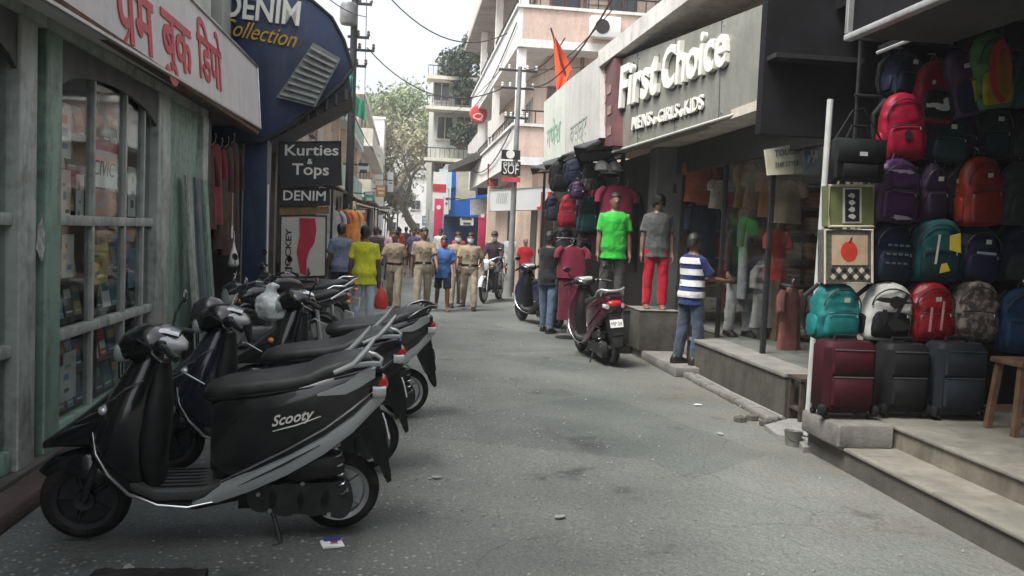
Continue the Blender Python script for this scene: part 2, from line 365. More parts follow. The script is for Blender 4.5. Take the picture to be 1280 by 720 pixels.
post(8.76, 9.98, GREENP, d=.01); part('recess', DARKW, bs, (FX-.14, FX-.06, 8.70, 8.76, .121, 2.78)); post(9.98, 10.22, GREYG, d=.07)
def glazed(y0, y1, vb, hb, top):
    """display window: stiles, rails, every pane its own sheet of glass"""
    ys = [y0]+vb+[y1]; zs = [.16]+hb+[top]
    for k, y in enumerate(vb): part('mullion', GREYG, bs, (FX-.05, FX+.01, y-.02, y+.02, .23, top), bev=.004)
    for k, z in enumerate(hb): part('rail', GREYG, bs, (FX-.052, FX+.014, y0, y1, z-.035, z+.035), bev=.005)
    part('bottom_rail', GREENP, bs, (FX-.06, FX+.016, y0, y1, .121, .25), bev=.006)
    for i in range(len(ys)-1):
        for j in range(len(zs)-1): part('pane', GL, bs, (FX-.024, FX-.018, ys[i]+.025, ys[i+1]-.025, zs[j]+.04, zs[j+1]-.04), smooth=0)
glazed(6.05, 8.30, [6.78, 7.52, 8.02], [.84, 1.61], 2.7)
glazed(3.95, 5.42, [4.4, 4.95], [.84, 1.61], 2.7)
# arched dark header above the glass
for (y0, y1) in ((6.05, 8.30), (3.95, 5.42)):
    poly = [(0, 2.78), (0, 2.47)]+[((y1-y0)*k/14, 2.47+.17*math.sin(math.pi*k/14)**.6) for k in range(1, 14)]+[(y1-y0, 2.47), (y1-y0, 2.78)]
    MB().prism(poly, (FX+.0, y0, 0), (0, 1, 0), (0, 0, 1), .03).build('arched_header', mat('header_board', (.09, .092, .085), .7, 0, .3, 3, .2, 30), bs, 0, True)
part('lintel', GREYG, bs, (FX-.12, FX+.06, 2.0, 10.22, 2.782, 2.95))
part('soffit', mat('soffit_board', (.06, .06, .055), .8, 0, .3, 2, .1, 30), bs, (FX+.061, -1.98, 3.9, 12.2, 2.86, 2.90))
part('upper_wall', mat('cream_wall', (.46, .48, .42), .85, 0, .15, 1.5, .15, 30), bs, (-4.6, -2.62, -14, 12.2, 2.96, 7.2)); part('lower_wall', GREYG, bs, (-4.4, -2.30, -14, 1.89, 0, 2.95))
part('parapet_coping', CONC, bs, (-4.65, -2.54, -14, 12.28, 7.201, 7.3))
part('rusty_edge', mat('rust', (.11, .055, .03), .85, 0, .4, 8, .3, 60), bs, (-2.05, -1.955, 3.9, 12.15, 2.815, 2.858))
part('doorstep', mat('worn_brown_step', (.07, .05, .042), .85, 0, .35, 3, .3, 40), bs, (FX+.092, -1.98, 3.0, 5.9, .002, .10), bev=.015)
# boards leaning against the green panel
for k, (y0, mm, lab) in enumerate(((9.15, GREYG, 'wide grey green board leaning beside the book shop window'), (9.55, mat('blue_grey_board', (.14, .17, .19), .6, 0, .2, 3), 'blue grey board leaning behind the parked scooters'), (9.9, GREENP, 'narrow green board leaning next to the clothes shop opening'))):
    q = MB(); q.obox((-2.13, y0+.22, 1.06), (.012, 0, 0), (0, .11, 0), (-.05, -.13, 1.03))
    q.obox((-2.115, y0+.22, 1.06), (.008, 0, 0), (0, .075, 0), (-.05, -.13, .9))
    tag(q.build('leaning_board', mm, None, 0), lab, 'board', 'boards leaning on the green panel')

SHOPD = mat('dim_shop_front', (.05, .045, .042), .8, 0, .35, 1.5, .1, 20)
# sign board of the book shop: white flex on a boxed frame, red Hindi lettering
WSIGN = mat('white_flex', (.64, .60, .585), .5, 0, .07, 1.2, .03, 8, grime=.28, gcol=(.3, .26, .22))
sb = thing('shop_sign', 'long white sign board with red Hindi lettering over the book shop', 'sign', (-2.0, 8, 2.9))
A0, A1, B0, B1 = Vector((-1.96, 4.0, 2.78)), Vector((-1.96, 12.22, 2.91)), Vector((-2.02, 4.0, 3.62)), Vector((-2.02, 12.22, 3.72))
dx = Vector((-.16, 0, 0))
MB().hexa([A0+dx, A0, A1, A1+dx, B0+dx, B0, B1, B1+dx]).build('board', WSIGN, sb, 0, True)
for (p, q) in ((A0, A1), (B0, B1)): MB().tube([p+Vector((.006, 0, 0)), q+Vector((.006, 0, 0))], .02, 6).build('frame_trim', STEEL, sb, 35, True)
MB().tube([A1, B1], .02, 6).build('frame_trim', STEEL, sb, 35, True)
RED = mat('red_sign_paint', (.50, .035, .05), .5, 0, .12, 4)
u_ = (A1-A0).normalized(); v_ = (B0-A0).normalized(); v_ = (v_-u_*v_.dot(u_)).normalized()
def onsign(px, py):      # point of the board face seen at a pixel
    n_ = u_.cross(v_); r_ = ray(px, py); return CAM+r_*((A0-CAM).dot(n_)/r_.dot(n_))+n_*.004
def hindi(body, p0, p1, h): lettering(body, onsign(*p0), u_, v_, RED, sb, True, 'word', h=h, w=(onsign(*p1)-onsign(*p0)).dot(u_), ext=.006, bold=.018)
hindi('पेम', (145, 42), (193, 62), .46); hindi('बुक', (203, 72), (240, 90), .46); hindi('िडपो', (248, 94), (278, 114), .46)
q = onsign(160, 38); MB().prism([(0, 0), (.05, .03), (-.09, -.12), (-.13, -.10)], q, u_, v_, .006).build('word', RED, sb, 0, True)

# ================================================================ left: clothes shop with the blue board
ds = thing('denim_shop', 'dark open clothes shop under the blue arched board on the left', 'shop', (-2.6, 12, 0))
part('back_wall', INTER, ds, (-4.6, -4.5, 10.24, 14.2, .12, 3.2)); part('floor', CONCD, ds, (-4.5, -2.1, 10.24, 14.2, 0, .12))
part('ceiling', INTER, ds, (-4.5, -2.1, 10.24, 14.2, 3.0, 3.1)); part('side_wall', INTER, ds, (-4.5, -2.5, 14.05, 14.2, .12, 3.0))
BLUE = mat('navy_blue_paint', (.012, .027, .080), .45, 0, .3, 2, .1, 30, grime=.5, gcol=(.06, .07, .09))
part('door_post', BLUE, ds, (-2.3, -1.98, 13.05, 13.45, .121, 2.99), bev=.01)
part('door_post', DARKW, ds, (-2.36, -2.2, 10.26, 10.42, .121, 2.99), bev=.01)
part('upper_wall', mat('grey_upper_wall', (.30, .31, .29), .85, 0, .15, 1.5, .15, 30), ds, (-4.6, -2.5, 12.3, 18.5, 3.2, 5.4))
MB().tube([(-1.93, 13.0, .12), (-1.95, 13.0, 2.2)], .014, 8).build('white_rod', WHITE, ds, 35, True)
# the arched blue board, projecting over the street and bellied like an awning
bb = thing('awning_sign', 'navy blue arched board with white denim lettering and gold script', 'sign', (-1.9, 13.2, 3.2))
out = [(236, 40), (230, -60), (300, -42), (356, -16), (392, 2), (415, 22), (430, 50), (441, 86), (428, 104), (398, 130), (362, 158), (330, 176), (270, 180), (236, 160)]
def bpt(px, py, k=0): return YY(px, py, 13.2-.25*math.sin(min(1, max(0, (px-236)/205))*math.pi)-k)
pts = []
mb = MB(); cxy = (335, 70)
ringsN = 6; nO = 42
import itertools
def outl(t):     # point along the closed outline
    n_ = len(out); s = t*n_; i = int(s) % n_; f_ = s-int(s); a, b = out[i], out[(i+1) % n_]; return (a[0]+(b[0]-a[0])*f_, a[1]+(b[1]-a[1])*f_)
front, back = [], []
for k in range(ringsN+1):
    s = 1-k/ringsN*.97; rf = []; rb = []
    for j in range(nO):
        x, y = outl(j/nO); x = cxy[0]+(x-cxy[0])*s; y = cxy[1]+(y-cxy[1])*s
        d = .10*(1-s*s); rf.append(bpt(x, y, d)); rb.append(bpt(x, y, d)+Vector((-.02, .14, .01)))
    front.append(rf); back.append(rb)
mb.loft(list(reversed(back))+front, True)
mb.build('board', BLUE, bb, 40, True)
MB().tube([bpt(*outl(j/nO), .0)+Vector((0, -.01, 0)) for j in range(nO)], .025, 6, loop=True).build('rim', IRON, bb, 35, True)
def btext(body, p0, p1, hp, mm, sh=0, bold=0, joined=False, sp=1):
    a = bpt(*p0, .16); b = bpt(*p1, .16); uu = (b-a); vv = Vector((0, 0, 1)); vv = (vv-uu.normalized()*vv.dot(uu.normalized()))
    lettering(body, a, uu, vv, mm, bb, joined, 'letter' if not joined else 'script_lettering', w=uu.length, h=hp, ext=.03, bold=bold, shear=sh, space=sp)
LETW = mat('white_letter', (.72, .71, .65), .4, 0, .05, 5); GOLD = mat('gold_letter', (.55, .33, .05), .35, .3, .15, 8)
btext('DENIM', (279, 20), (374, 32), .34, LETW, bold=.02); btext('Collection', (276, 42), (370, 60), .24, GOLD, sh=.35, joined=True)
# grey louvred panel fixed on the board, and fins below
gp = MB(); a, b, c, d = bpt(346, 122, .2), bpt(392, 54, .2), bpt(426, 74, .2), bpt(394, 134, .2)
nn = Vector((0, -1, 0)); uu = (b-a); vv = (d-a)
gp.hexa([a, d, c, b, a+nn*.05, d+nn*.05, c+nn*.05, b+nn*.05])
pn = gp.build('louvre_panel', mat('weathered_grey_metal', (.17, .18, .175), .5, .3, .35, 6, .2, 40), bb, 0, True)
for k in range(9):
    t = .06+k*.105; p = a+(b-a)*t; q = d+(c-d)*t
    MB().tube([p+nn*.07+(q-p)*.05, p+nn*.07+(q-p)*.95], .022, 6).build('slat', mat('pale_slat', (.24, .25, .24), .5, .2, .3, 8), pn, 35, True)
o4 = [YY(318, 186, 13.16), YY(440, 122, 13.16), YY(436, 92, 13.16), YY(318, 160, 13.16)]; dy = Vector((-.05, 1.1, -.05))
MB().hexa([o4[0], o4[1], o4[1]+dy, o4[0]+dy, o4[3], o4[2], o4[2]+dy, o4[3]+dy]).build('under_canopy', IRON, bb, 0, True)
for k in range(10):
    p = o4[0]+(o4[1]-o4[0])*(.04+.1*k); MB().tube([p+Vector((0, -.03, .01)), p+Vector((0, -.03, .16))], .03, 6).build('fin', mat('dull_fin', (.06, .062, .065), .5, .3, .3, 6), bb, 35, True)
# hanging boards that face up the street
def faceboard(name, label, p0, p1, p2, p3, y, mm, th=.06, cat='sign', trim=None):
    a, b, c, d = (YY(*p, y) for p in (p0, p1, p2, p3))      # bottom-left, bottom-right, top-right, top-left
    t = thing(name, label, cat, (a+b)/2); w3 = Vector((0, th, 0))
    MB().hexa([a, b, b+w3, a+w3, d, c, c+w3, d+w3]).build('panel', mm, t, 0, True)
    if trim: MB().tube([p+Vector((0, -.004, 0)) for p in (a, b, c, d)], .014, 6, loop=True).build('frame', trim, t, 35, True)
    return t, a, (b-a).normalized(), (d-a).normalized()
def faceT(t, body, p0, p1, y, mm, h, **k):
    a, b = YY(*p0, y-.002), YY(*p1, y-.002); return lettering(body, a, b-a, Vector((0, 0, 1)), mm, t, w=(b-a).length, h=h, ext=.006, **k)
BLK = mat('black_board', (.012, .012, .014), .45, 0, .3, 4)
t, *_ = faceboard('hanging_sign', 'black hanging board reading Kurties and Tops in white', (349, 235), (427, 231), (426, 177), (349, 178), 13.3, BLK, trim=IRON)
faceT(t, 'Kurties', (356, 194), (423, 194), 13.3, LETW, .16, bold=.015); faceT(t, '&', (384, 205), (391, 205), 13.3, LETW, .08, bold=.02); faceT(t, 'Tops', (365, 218), (411, 219), 13.3, LETW, .17, bold=.015)
t, *_ = faceboard('hanging_sign', 'small black board reading DENIM below the kurties board', (350, 258), (412, 256), (412, 236), (350, 237), 13.32, BLK, trim=IRON)
faceT(t, 'DENIM', (354, 250), (407, 251), 13.32, LETW, .15, bold=.012)
t, *_ = faceboard('wooden_strip', 'brown wooden strip between the denim board and the leggings poster', (349, 269), (411, 267), (411, 258), (349, 260), 13.33, mat('brown_wood', (.20, .11, .05), .6, 0, .3, 8), cat='plank')
t, *_ = faceboard('poster', 'pale poster of red leggings hung beside the clothes shop', (350, 346), (407, 345), (408, 270), (351, 270), 13.34, mat('pale_poster', (.50, .48, .42), .5, 0, .06, 4), cat='poster', trim=IRON)
o_ = YY(363, 338, 13.335); lettering('JOCKEY', o_, Vector((0, 0, 1)), Vector((-1, 0, 0)), BLK, t, w=.62, h=.085, ext=.004, bold=.02)
o_ = YY(371, 272, 13.335); sc = 13.34/F
MB().prism([(x*sc, -y*sc) for x, y in ((3, 0), (4, 22), (1, 42), (6, 68), (14, 70), (13, 52), (16, 40), (22, 30), (24, 14), (22, 0))][::-1], o_, (1, 0, 0), (0, 0, 1), .004).build('leggings_print', mat('crimson_print', (.42, .02, .045), .6, 0, .15, 8), t, 0, True)
# low dark stand under the poster
t = thing('display_stand', 'dark cloth covered stand below the leggings poster', 'stand', (-1.45, 13.6, 0))
part('top', IRON, t, (-1.88, -1.1, 13.4, 13.95, .78, .82)); 
for x in (-1.84, -1.14):
    for y in (13.43, 13.9): part('leg', IRON, t, (x-.02, x+.02, y-.02, y+.02, .13 if x < -2.1 else 0, .78))
q = MB(); n_ = 40; top = []; bot = []
for k in range(n_+1):
    s = k/n_; x = -1.88+.78*s; top.append((x, 13.385, .79)); bot.append((x, 13.36+.025*math.sin(s*55), .12))
q.loft([top, bot], False, False).build('skirt_cloth', cloth((.03, .022, .022)), t, 60, True)

# the dim shop fronts between the clothes shop and the first stall
t = thing('dim_shop', 'dim grey shop fronts behind the hanging boards on the left', 'shop', (-3.4, 20, 0))
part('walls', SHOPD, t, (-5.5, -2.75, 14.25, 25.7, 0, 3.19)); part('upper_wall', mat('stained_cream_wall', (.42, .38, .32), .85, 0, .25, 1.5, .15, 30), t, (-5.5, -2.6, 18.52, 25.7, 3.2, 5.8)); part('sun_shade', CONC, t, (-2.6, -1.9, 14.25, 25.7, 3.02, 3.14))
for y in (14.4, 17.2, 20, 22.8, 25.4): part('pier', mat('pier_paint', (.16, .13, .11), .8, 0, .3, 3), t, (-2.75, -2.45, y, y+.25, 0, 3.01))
for y in (19.8, 22.4, 24.6): pane_window(t, 'x', -2.6, y-.5, y+.5, 4.1, 5.4, 1, mat('old_frame', (.2, .16, .12), .7), PANE)
# ================================================================ right: First Choice shop
fc = thing('first_choice_shop', 'dark clothes shop with glass front on a grey plinth', 'shop', (4.5, 10, 0))
PLINTH = mat('stained_plinth', (.075, .07, .058), .75, 0, .35, 2, .25, 40, grime=.7, gcol=(.03, .027, .022))
LEDGE = mat('ledge_stone', (.20, .195, .175), .6, 0, .2, 4, .1, 50)
SHOPIN = mat('dim_shop_wall', (.55, .50, .42), .85, 0, .25, 2)
part('plinth', PLINTH, fc, (3.6, 8.0, 7.8, 10.7, 0, .41), (4.25, 8.0, 10.7, 13.2, 0, .41))
part('ledge', LEDGE, fc, (3.58, 8.0, 7.79, 10.71, .411, .45), bev=.006); part('shop_floor', LEDGE, fc, (4.24, 8.0, 10.712, 13.2, .411, .45))
part('step', LEDGE, fc, (3.82, 4.248, 10.75, 12.4, .121, .26), bev=.01); part('step', CONC, fc, (3.30, 4.2, 10.2, 12.6, .004, .12), bev=.012)
part('back_wall', SHOPIN, fc, (7.9, 8.0, 7.7, 13.2, .45, 3.2)); part('far_wall', SHOPIN, fc, (4.0, 7.9, 13.1, 13.25, .45, 3.2)); part('side_wall', SHOPIN, fc, (4.05, 7.9, 7.68, 7.78, .45, 3.2))
part('ceiling', SHOPIN, fc, (3.5, 7.9, 7.6, 13.2, 3.0, 3.1))
part('pillar', mat('grey_pillar', (.21, .22, .215), .6, 0, .15, 3, .1, 30), fc, (3.62, 4.02, 12.55, 12.95, 0, 2.99), bev=.012)
part('header', mat('dark_header', (.035, .034, .036), .6, 0, .25, 3), fc, (3.9, 4.0, 7.8, 12.5, 2.62, 2.99))
for y in (7.84, 9.2, 10.62): part('window_stile', IRON, fc, (3.93, 3.98, y-.025, y+.025, .451, 2.62))
for y0, y1 in ((7.87, 9.17), (9.23, 10.59)): part('pane', glass('shop_glass', (.90, .92, .92), .35), fc, (3.95, 3.956, y0, y1, .46, 2.615), smooth=0)
part('upper_wall', mat('pink_wall', (.52, .40, .33), .85, 0, .12, 1.5, .12, 30), fc, (4.0, 8.0, 7.6, 13.2, 3.2, 4.9))
# sign: grey board with raised white letters
fs = thing('shop_sign', 'grey sign board with raised white First Choice lettering', 'sign', (3.3, 10.5, 3.0))
a, b, c, d = XX(766, 190, 2.95), XX(951, 133, 3.6), XX(958, 4, 3.6), XX(766, 78, 2.95)
BRD = mat('grey_sign_panel', (.24, .24, .205), .42, .15, .1, 1.5, .03, 10, grime=.4, gcol=(.10, .10, .085)); dx = Vector((.22, .06, 0))
MB().hexa([a+dx, a, b, b+dx, d+dx, d, c, c+dx]).build('board', BRD, fs, 0, True)
MB().tube([a, b, c], .018, 8).build('edge_trim', mat('pale_trim', (.6, .6, .54), .4, .2, .1, 5), fs, 35, True)
uu = (b-a).normalized(); nn = uu.cross(Vector((0, 0, 1))).normalized(); vv = nn.cross(uu)
for k in (.22, .5, .78):
    p, q = a+(b-a)*k, d+(c-d)*k; MB().tube([p-dx.normalized()*.002, q-dx.normalized()*.002], .006, 5).build('panel_seam', IRON, fs, 35, True)
    for f_ in (.06, .94): MB().disc(p+(q-p)*f_+uu*.05, nn, .016, .02, 8).build('fixing_bolt', STEEL, fs, 35, True)
def onfc(px, py): n_ = uu.cross(d-a).normalized(); r_ = ray(px, py); return CAM+r_*((a-CAM).dot(n_)/r_.dot(n_))
LETD = mat('dark_letter_side', (.03, .03, .03), .5)
def fctext(body, p0, p1, ptop, ext, bold, **k):
    o = onfc(*p0); e = onfc(*p1)-o; h = (onfc(*ptop)-o); h = h-e.normalized()*h.dot(e.normalized()); vv_ = h.normalized(); n_ = e.cross(vv_).normalized()
    lettering(body, o+n_*.02, e, vv_, LETW, fs, w=e.length, h=h.length, ext=ext, bold=bold, **k)
    lettering(body, o+n_*.004+Vector((.0, .012, -.02)), e, vv_, LETD, fs, True, 'letter_backing', w=e.length*1.01, h=h.length*1.02, ext=.018, bold=bold+.02)
fctext('First', (779, 135), (827, 116), (779, 84), .06, .022); fctext('Choice', (832, 113), (914, 80), (832, 62), .06, .022)
fctext('MENS', (793, 163), (817, 156), (793, 147), .03, .012); fctext('GIRLS', (826, 154), (851, 146), (826, 138), .03, .012); fctext('KIDS', (859, 144), (882, 136), (859, 126), .03, .012)
for p in ((821, 151), (855, 141)): q = onfc(*p); MB().disc(q+Vector((-.02, 0, 0)), nn, .05, .04, 10).build('round_emblem', LETW, fs, 35, True)
# white slab edge and soffit above the board
fa = thing('slab_fascia', 'white painted slab edge above the First Choice sign', 'fascia', (3.0, 10.5, 4.3))
p0, p1 = XX(748, 84, 2.80), XX(905, -34, 3.35); q0, q1 = XX(748, 64, 2.80), XX(905, -62, 3.35); dx = Vector((1.2, .1, 0))
MB().hexa([p0+dx, p0, p1, p1+dx, q0+dx, q0, q1, q1+dx]).build('slab', mat('whitewash', (.58, .56, .52), .8, 0, .1, 2, .1, 30, grime=.45, gcol=(.2, .17, .14)), fa, 0, True)
# near-black panel put in for the shade between the two shops
t = thing('shade_panel', 'near-black panel standing in for shade between the First Choice sign and the bag shop', 'wall', (4.0, 7.3, 2.6))
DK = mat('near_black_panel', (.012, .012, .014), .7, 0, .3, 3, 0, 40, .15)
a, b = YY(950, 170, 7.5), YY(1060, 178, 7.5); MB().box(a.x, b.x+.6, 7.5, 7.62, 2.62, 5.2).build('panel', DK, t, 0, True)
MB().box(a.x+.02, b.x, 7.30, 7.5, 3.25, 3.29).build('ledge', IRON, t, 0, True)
# kerb strip, drain slab and rubbish stones in front of the plinth
k1 = thing('drain_kerb', 'narrow stone kerb running along the foot of the plinth', 'kerb', (3.5, 9, 0))
for i in range(6):
    y0 = 7.72+i*.43; part('kerbstone', CONC, k1, (3.40+.01*(i % 2), 3.52, y0, y0+.42, .0, .055+.006*(i % 3)), bev=.012)
MB().tube([(3.575, 7.75, .035), (3.565, 9, .03), (3.575, 10.2, .035)], .022, 8).build('pipe', mat('grey_pipe', (.2, .2, .19), .5), k1, 35, True)
q = MB(); ol = [G(*p) for p in ((955, 538), (985, 531), (1030, 533), (1034, 566), (1004, 568), (994, 556), (972, 551))]
n_ = len(ol); q.add([(p.x, p.y, 0) for p in ol]+[(p.x, p.y, .05+.008*(i % 3)) for i, p in enumerate(ol)], [tuple(range(n_, 2*n_)[::-1])]+[((i+1) % n_, i, n_+i, n_+(i+1) % n_) for i in range(n_)])
tag(q.build('drain_slab', mat('pale_concrete', (.20, .20, .185), .85, 0, .2, 6, .3, 60), None, 0), 'broken pale concrete slab at the foot of the bag shop step', 'slab')

# ================================================================ right: bag shop
bg_ = thing('bag_shop', 'open fronted luggage shop with a tiled platform and step', 'shop', (4.5, 5, 0))
RIS = mat('cream_riser', (.17, .16, .125), .65, 0, .25, 4, .1, 50, grime=.6)
part('step', mat('dark_stone_step', (.085, .08, .07), .7, 0, .3, 3, .25, 40), bg_, (3.27, 3.72, -14.0, 6.62, 0, .16))
for i in range(9): part('step_tile', TILEF, bg_, (3.25, 3.72, -1+i*.847, -1+i*.847+.842, .161, .185), bev=.004)
part('platform', RIS, bg_, (3.66, 8.0, -14.0, 6.98, 0, .325))
for i in range(9):
    for j in range(5): part('floor_tile', TILEF, bg_, (3.64+j*.85, 3.64+j*.85+.846, -1+i*.885, -1+i*.885+.88, .326, .35), bev=.004)
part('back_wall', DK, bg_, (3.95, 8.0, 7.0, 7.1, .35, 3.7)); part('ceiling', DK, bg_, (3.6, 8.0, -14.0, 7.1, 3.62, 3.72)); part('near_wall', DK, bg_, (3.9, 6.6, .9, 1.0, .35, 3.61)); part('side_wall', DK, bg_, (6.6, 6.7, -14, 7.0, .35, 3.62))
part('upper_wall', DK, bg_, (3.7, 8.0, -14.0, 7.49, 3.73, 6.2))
t = thing('shop_sign', 'black sign box with white metal trim over the bag shop', 'sign', (3.6, 5, 3.4))
a = XX(1056, 47, 2.95); part('box', DK, t, (2.98, 3.06, .5, a.y-.02, a.z+.02, a.z+1.0))
TRIM = mat('white_trim', (.42, .42, .42), .4, .3, .1, 6, grime=.5)
part('bottom_trim', TRIM, t, (2.94, 3.0, .5, a.y, a.z-.025, a.z+.015), bev=.005); part('end_trim', TRIM, t, (2.94, 2.985, a.y-.045, a.y-.005, a.z+.02, a.z+1.0), bev=.004)
part('soffit', mat('grey_soffit', (.05, .05, .052), .7, 0, .25, 2, 0, 40, .2), t, (3.001, 3.69, .5, a.y-.03, a.z+.0, a.z+.019)); part('end_panel', DK, t, (3.061, 3.69, a.y-.06, a.y-.03, a.z+.02, a.z+1.0))
a = YY(1097, 66, 6.85); t = thing('tube_light', 'thin unlit tube light under the bag shop ceiling', 'lamp', a); e = YY(1213, 20, 5.7)
MB().tube([a, e], .016, 8).build('tube', mat('unlit_tube', (.5, .5, .5), .3), t, 35, True)
MB().obox((a+e)/2+Vector((.03, 0, .04)), (e-a)*.5, (.03, 0, 0), (0, 0, .015)).build('batten', IRON, t, 0, True)
pb = YY(1013, 470, 6.95); pb.z = .05
t = thing('white_post', 'slender white metal post at the corner of the shop glass', 'post', pb)
MB().tube([pb, (pb.x+.02, pb.y, 2.86)], .026, 10).build('tube', mat('white_post_paint', (.48, .49, .47), .5, 0, .15, 5), t, 35, True)
MB().disc((pb.x, pb.y, .057), (0, 0, 1), .07, .014, 12).build('foot_plate', IRON, t, 35, True)
for k in (.9, 1.7): MB().disc((pb.x+.006, pb.y, pb.z+k), (0, 0, 1), .04, .025, 10).build('clamp', IRON, t, 35, True)
# small open wooden stand in the gap
t = thing('wooden_stand', 'dark open wooden stand in the gap beside the plinth', 'stand', (3.72, 7.6, 0)); W0 = mat('brown_dark_timber', (.05, .035, .025), .7, 0, .3, 8, .2, 40)
for x in (3.62, 3.86):
    for y in (7.5, 7.72): part('leg', W0, t, (x-.018, x+.018, y-.018, y+.018, 0, .43))
part('top', W0, t, (3.59, 3.90, 7.47, 7.75, .43, .455)); part('shelf', W0, t, (3.6, 3.88, 7.485, 7.735, .15, .17))

# ================================================================ far right: shops and buildings
def box_building(name, label, x0, x1, y0, y1, h, wall, floors, street_side, wins, trimm, front=True, door=None, cat='building'):
    """block with storey bands, windows on the street side (x plane) and on the side turned to the camera (y0)"""
    t = thing(name, label, cat, ((x0+x1)/2, (y0+y1)/2, 0))
    part('walls', wall, t, (x0, x1, y0, y1, 0, h)); part('roof', trimm, t, (x0-.25, x1+.25, y0-.25, y1+.25, h, h+.18))
    fx, out = (x0, -1) if street_side < 0 else (x1, 1)
    for k, z in enumerate(floors):
        part('floor_band', trimm, t, (fx, fx+out*.1, y0-.1, y1+.1, z-.12, z))
        if k < len(floors)-1 or True:
            n_ = wins[0]; 
            for i in range(n_):
                c_ = y0+(y1-y0)*(i+.5)/n_; wd = min(1.3, (y1-y0)/n_*.55)
                pane_window(t, 'x', fx, c_-wd/2, c_+wd/2, z+.85, z+2.1, out, FRW, PANE)
            if front:
                n_ = wins[1]
                for i in range(n_):
                    c_ = x0+(x1-x0)*(i+.5)/n_; wd = min(1.2, (x1-x0)/n_*.5)
                    pane_window(t, 'y', y0, c_-wd/2, c_+wd/2, z+.85, z+2.1, -1, FRW, PANE)
    return t
FRW = mat('window_frame_paint', (.4, .38, .33), .6, 0, .2, 5)
PINK = mat('pink_plaster', (.66, .50, .42), .85, 0, .12, 1, .1, 30, grime=.4, gcol=(.3, .24, .2)); CREAM = mat('cream_plaster', (.70, .66, .56), .85, 0, .12, 1, .1, 30, grime=.4, gcol=(.3, .27, .22))
WHT = mat('white_plaster', (.78, .77, .74), .8, 0, .08, 1.2, .1, 30, grime=.4, gcol=(.32, .3, .27)); GREYW = mat('grey_plaster', (.46, .48, .44), .85, 0, .2, 1, .15, 30, grime=.6, gcol=(.14, .14, .12))
PEACH = mat('peach_plaster', (.70, .54, .42), .85, 0, .14, 1, .1, 30, grime=.4, gcol=(.3, .24, .2)); MINT = mat('mint_plaster', (.45, .64, .53), .85, 0, .14, 1, .1, 30, grime=.4, gcol=(.22, .26, .22))
# pink house with wrap-around balconies beyond the row of shops
pk = thing('pink_house', 'pink plastered house with white balconies behind the utility pole', 'building', (5.6, 30, 0))
X0, Y0, Y1 = 3.9, 25.2, 41.0
part('walls', PINK, pk, (X0, 9.5, Y0, Y1, 0, 11.6))
for z in (3.55, 6.75): 
    part('balcony_slab', WHT, pk, (2.9, 10.0, Y0-1.0, Y1, z, z+.22))
    part('parapet', WHT, pk, (2.9, 3.02, Y0-1.0, Y1, z+.221, z+1.05)); part('parapet', PINK, pk, (3.021, 10, Y0-1.0, Y0-.88, z+.221, z+1.05))
    part('coping', WHT, pk, (2.84, 3.08, Y0-1.06, Y1, z+1.051, z+1.13)); part('coping', WHT, pk, (3.081, 10, Y0-1.06, Y0-.82, z+1.051, z+1.13))
    for y in (Y0-.9, 31, 37): part('column', WHT, pk, (2.93, 3.17, y, y+.24, z+1.131, z+3.19))
    for y in (28.5, 33.5, 38): pane_window(pk, 'x', X0, y-.7, y+.7, z+.9, z+2.4, -1, FRW, PANE)
    for k, x in enumerate((4.35, 6.0, 7.8)): pane_window(pk, 'y', Y0, x-.42, x+.42, z+.25, z+2.35, -1, mat('brown_shutter', (.16, .075, .045), .6, 0, .2, 6), PANE, sill=False)
    for k in range(12): part('shutter_slat', mat('cream_slat', (.6, .5, .4), .7), pk, (4.95, 5.6, Y0-.06, Y0-.01, z+.4+k*.16, z+.5+k*.16))
part('roof_slab', mat('grey_roof_slab', (.34, .32, .30), .85, 0, .2, 1), pk, (2.5, 10.2, Y0-1.6, Y1+.3, 9.95, 10.15)); part('roof_parapet', PINK, pk, (2.6, 10.1, Y0-1.5, Y1, 10.151, 10.9))
part('ground_pier', PEACH, pk, (3.12, 3.5, Y0-.8, Y0-.4, 0, 3.54)); part('ground_pier', PEACH, pk, (4.35, 4.7, Y0-.8, Y0-.4, 0, 3.54)); part('ground_pier', PEACH, pk, (3.0, 3.3, 32, 32.4, 0, 3.54)); part('upper_panel', PEACH, pk, (3.5, 5.6, Y0-.62, Y0-.5, 2.9, 3.54))
part('shaded_opening', mat('dark_shop_opening', (.07, .06, .055), .8), pk, (X0-.04, X0-.004, Y0+.6, 33, 0, 3.0)); part('shaded_opening', mat('dark_shop_opening', (.07, .06, .055), .8), pk, (3.92, 8, Y0-.03, Y0-.003, 0.1, 2.9))  # thin dark sheets painted in for the shade of the open shop fronts
for y, x in ((Y0-.03, 4.9), (Y0-.03, 7.1)): MB().tube([(x, y-.05, 0.2), (x, y-.05, 9.9)], .05, 8).build('drain_pipe', mat('rusty_pipe', (.22, .15, .11), .7, 0, .3, 5), pk, 35, True)
for z in (4.62, 7.82):
    for k in range(34): yy_ = Y0-.9+k*.47; part('railing_bar', IRON, pk, (2.94, 2.965, yy_, yy_+.025, z+.06, z+.40))
    part('top_rail', IRON, pk, (2.935, 2.97, Y0-.9, Y1-.3, z+.401, z+.44))
    for k in range(24): xx_ = 3.2+k*.27; part('railing_bar', IRON, pk, (xx_, xx_+.025, Y0-.95, Y0-.925, z+.06, z+.40))
    part('top_rail', IRON, pk, (3.1, 9.7, Y0-.955, Y0-.92, z+.401, z+.44))
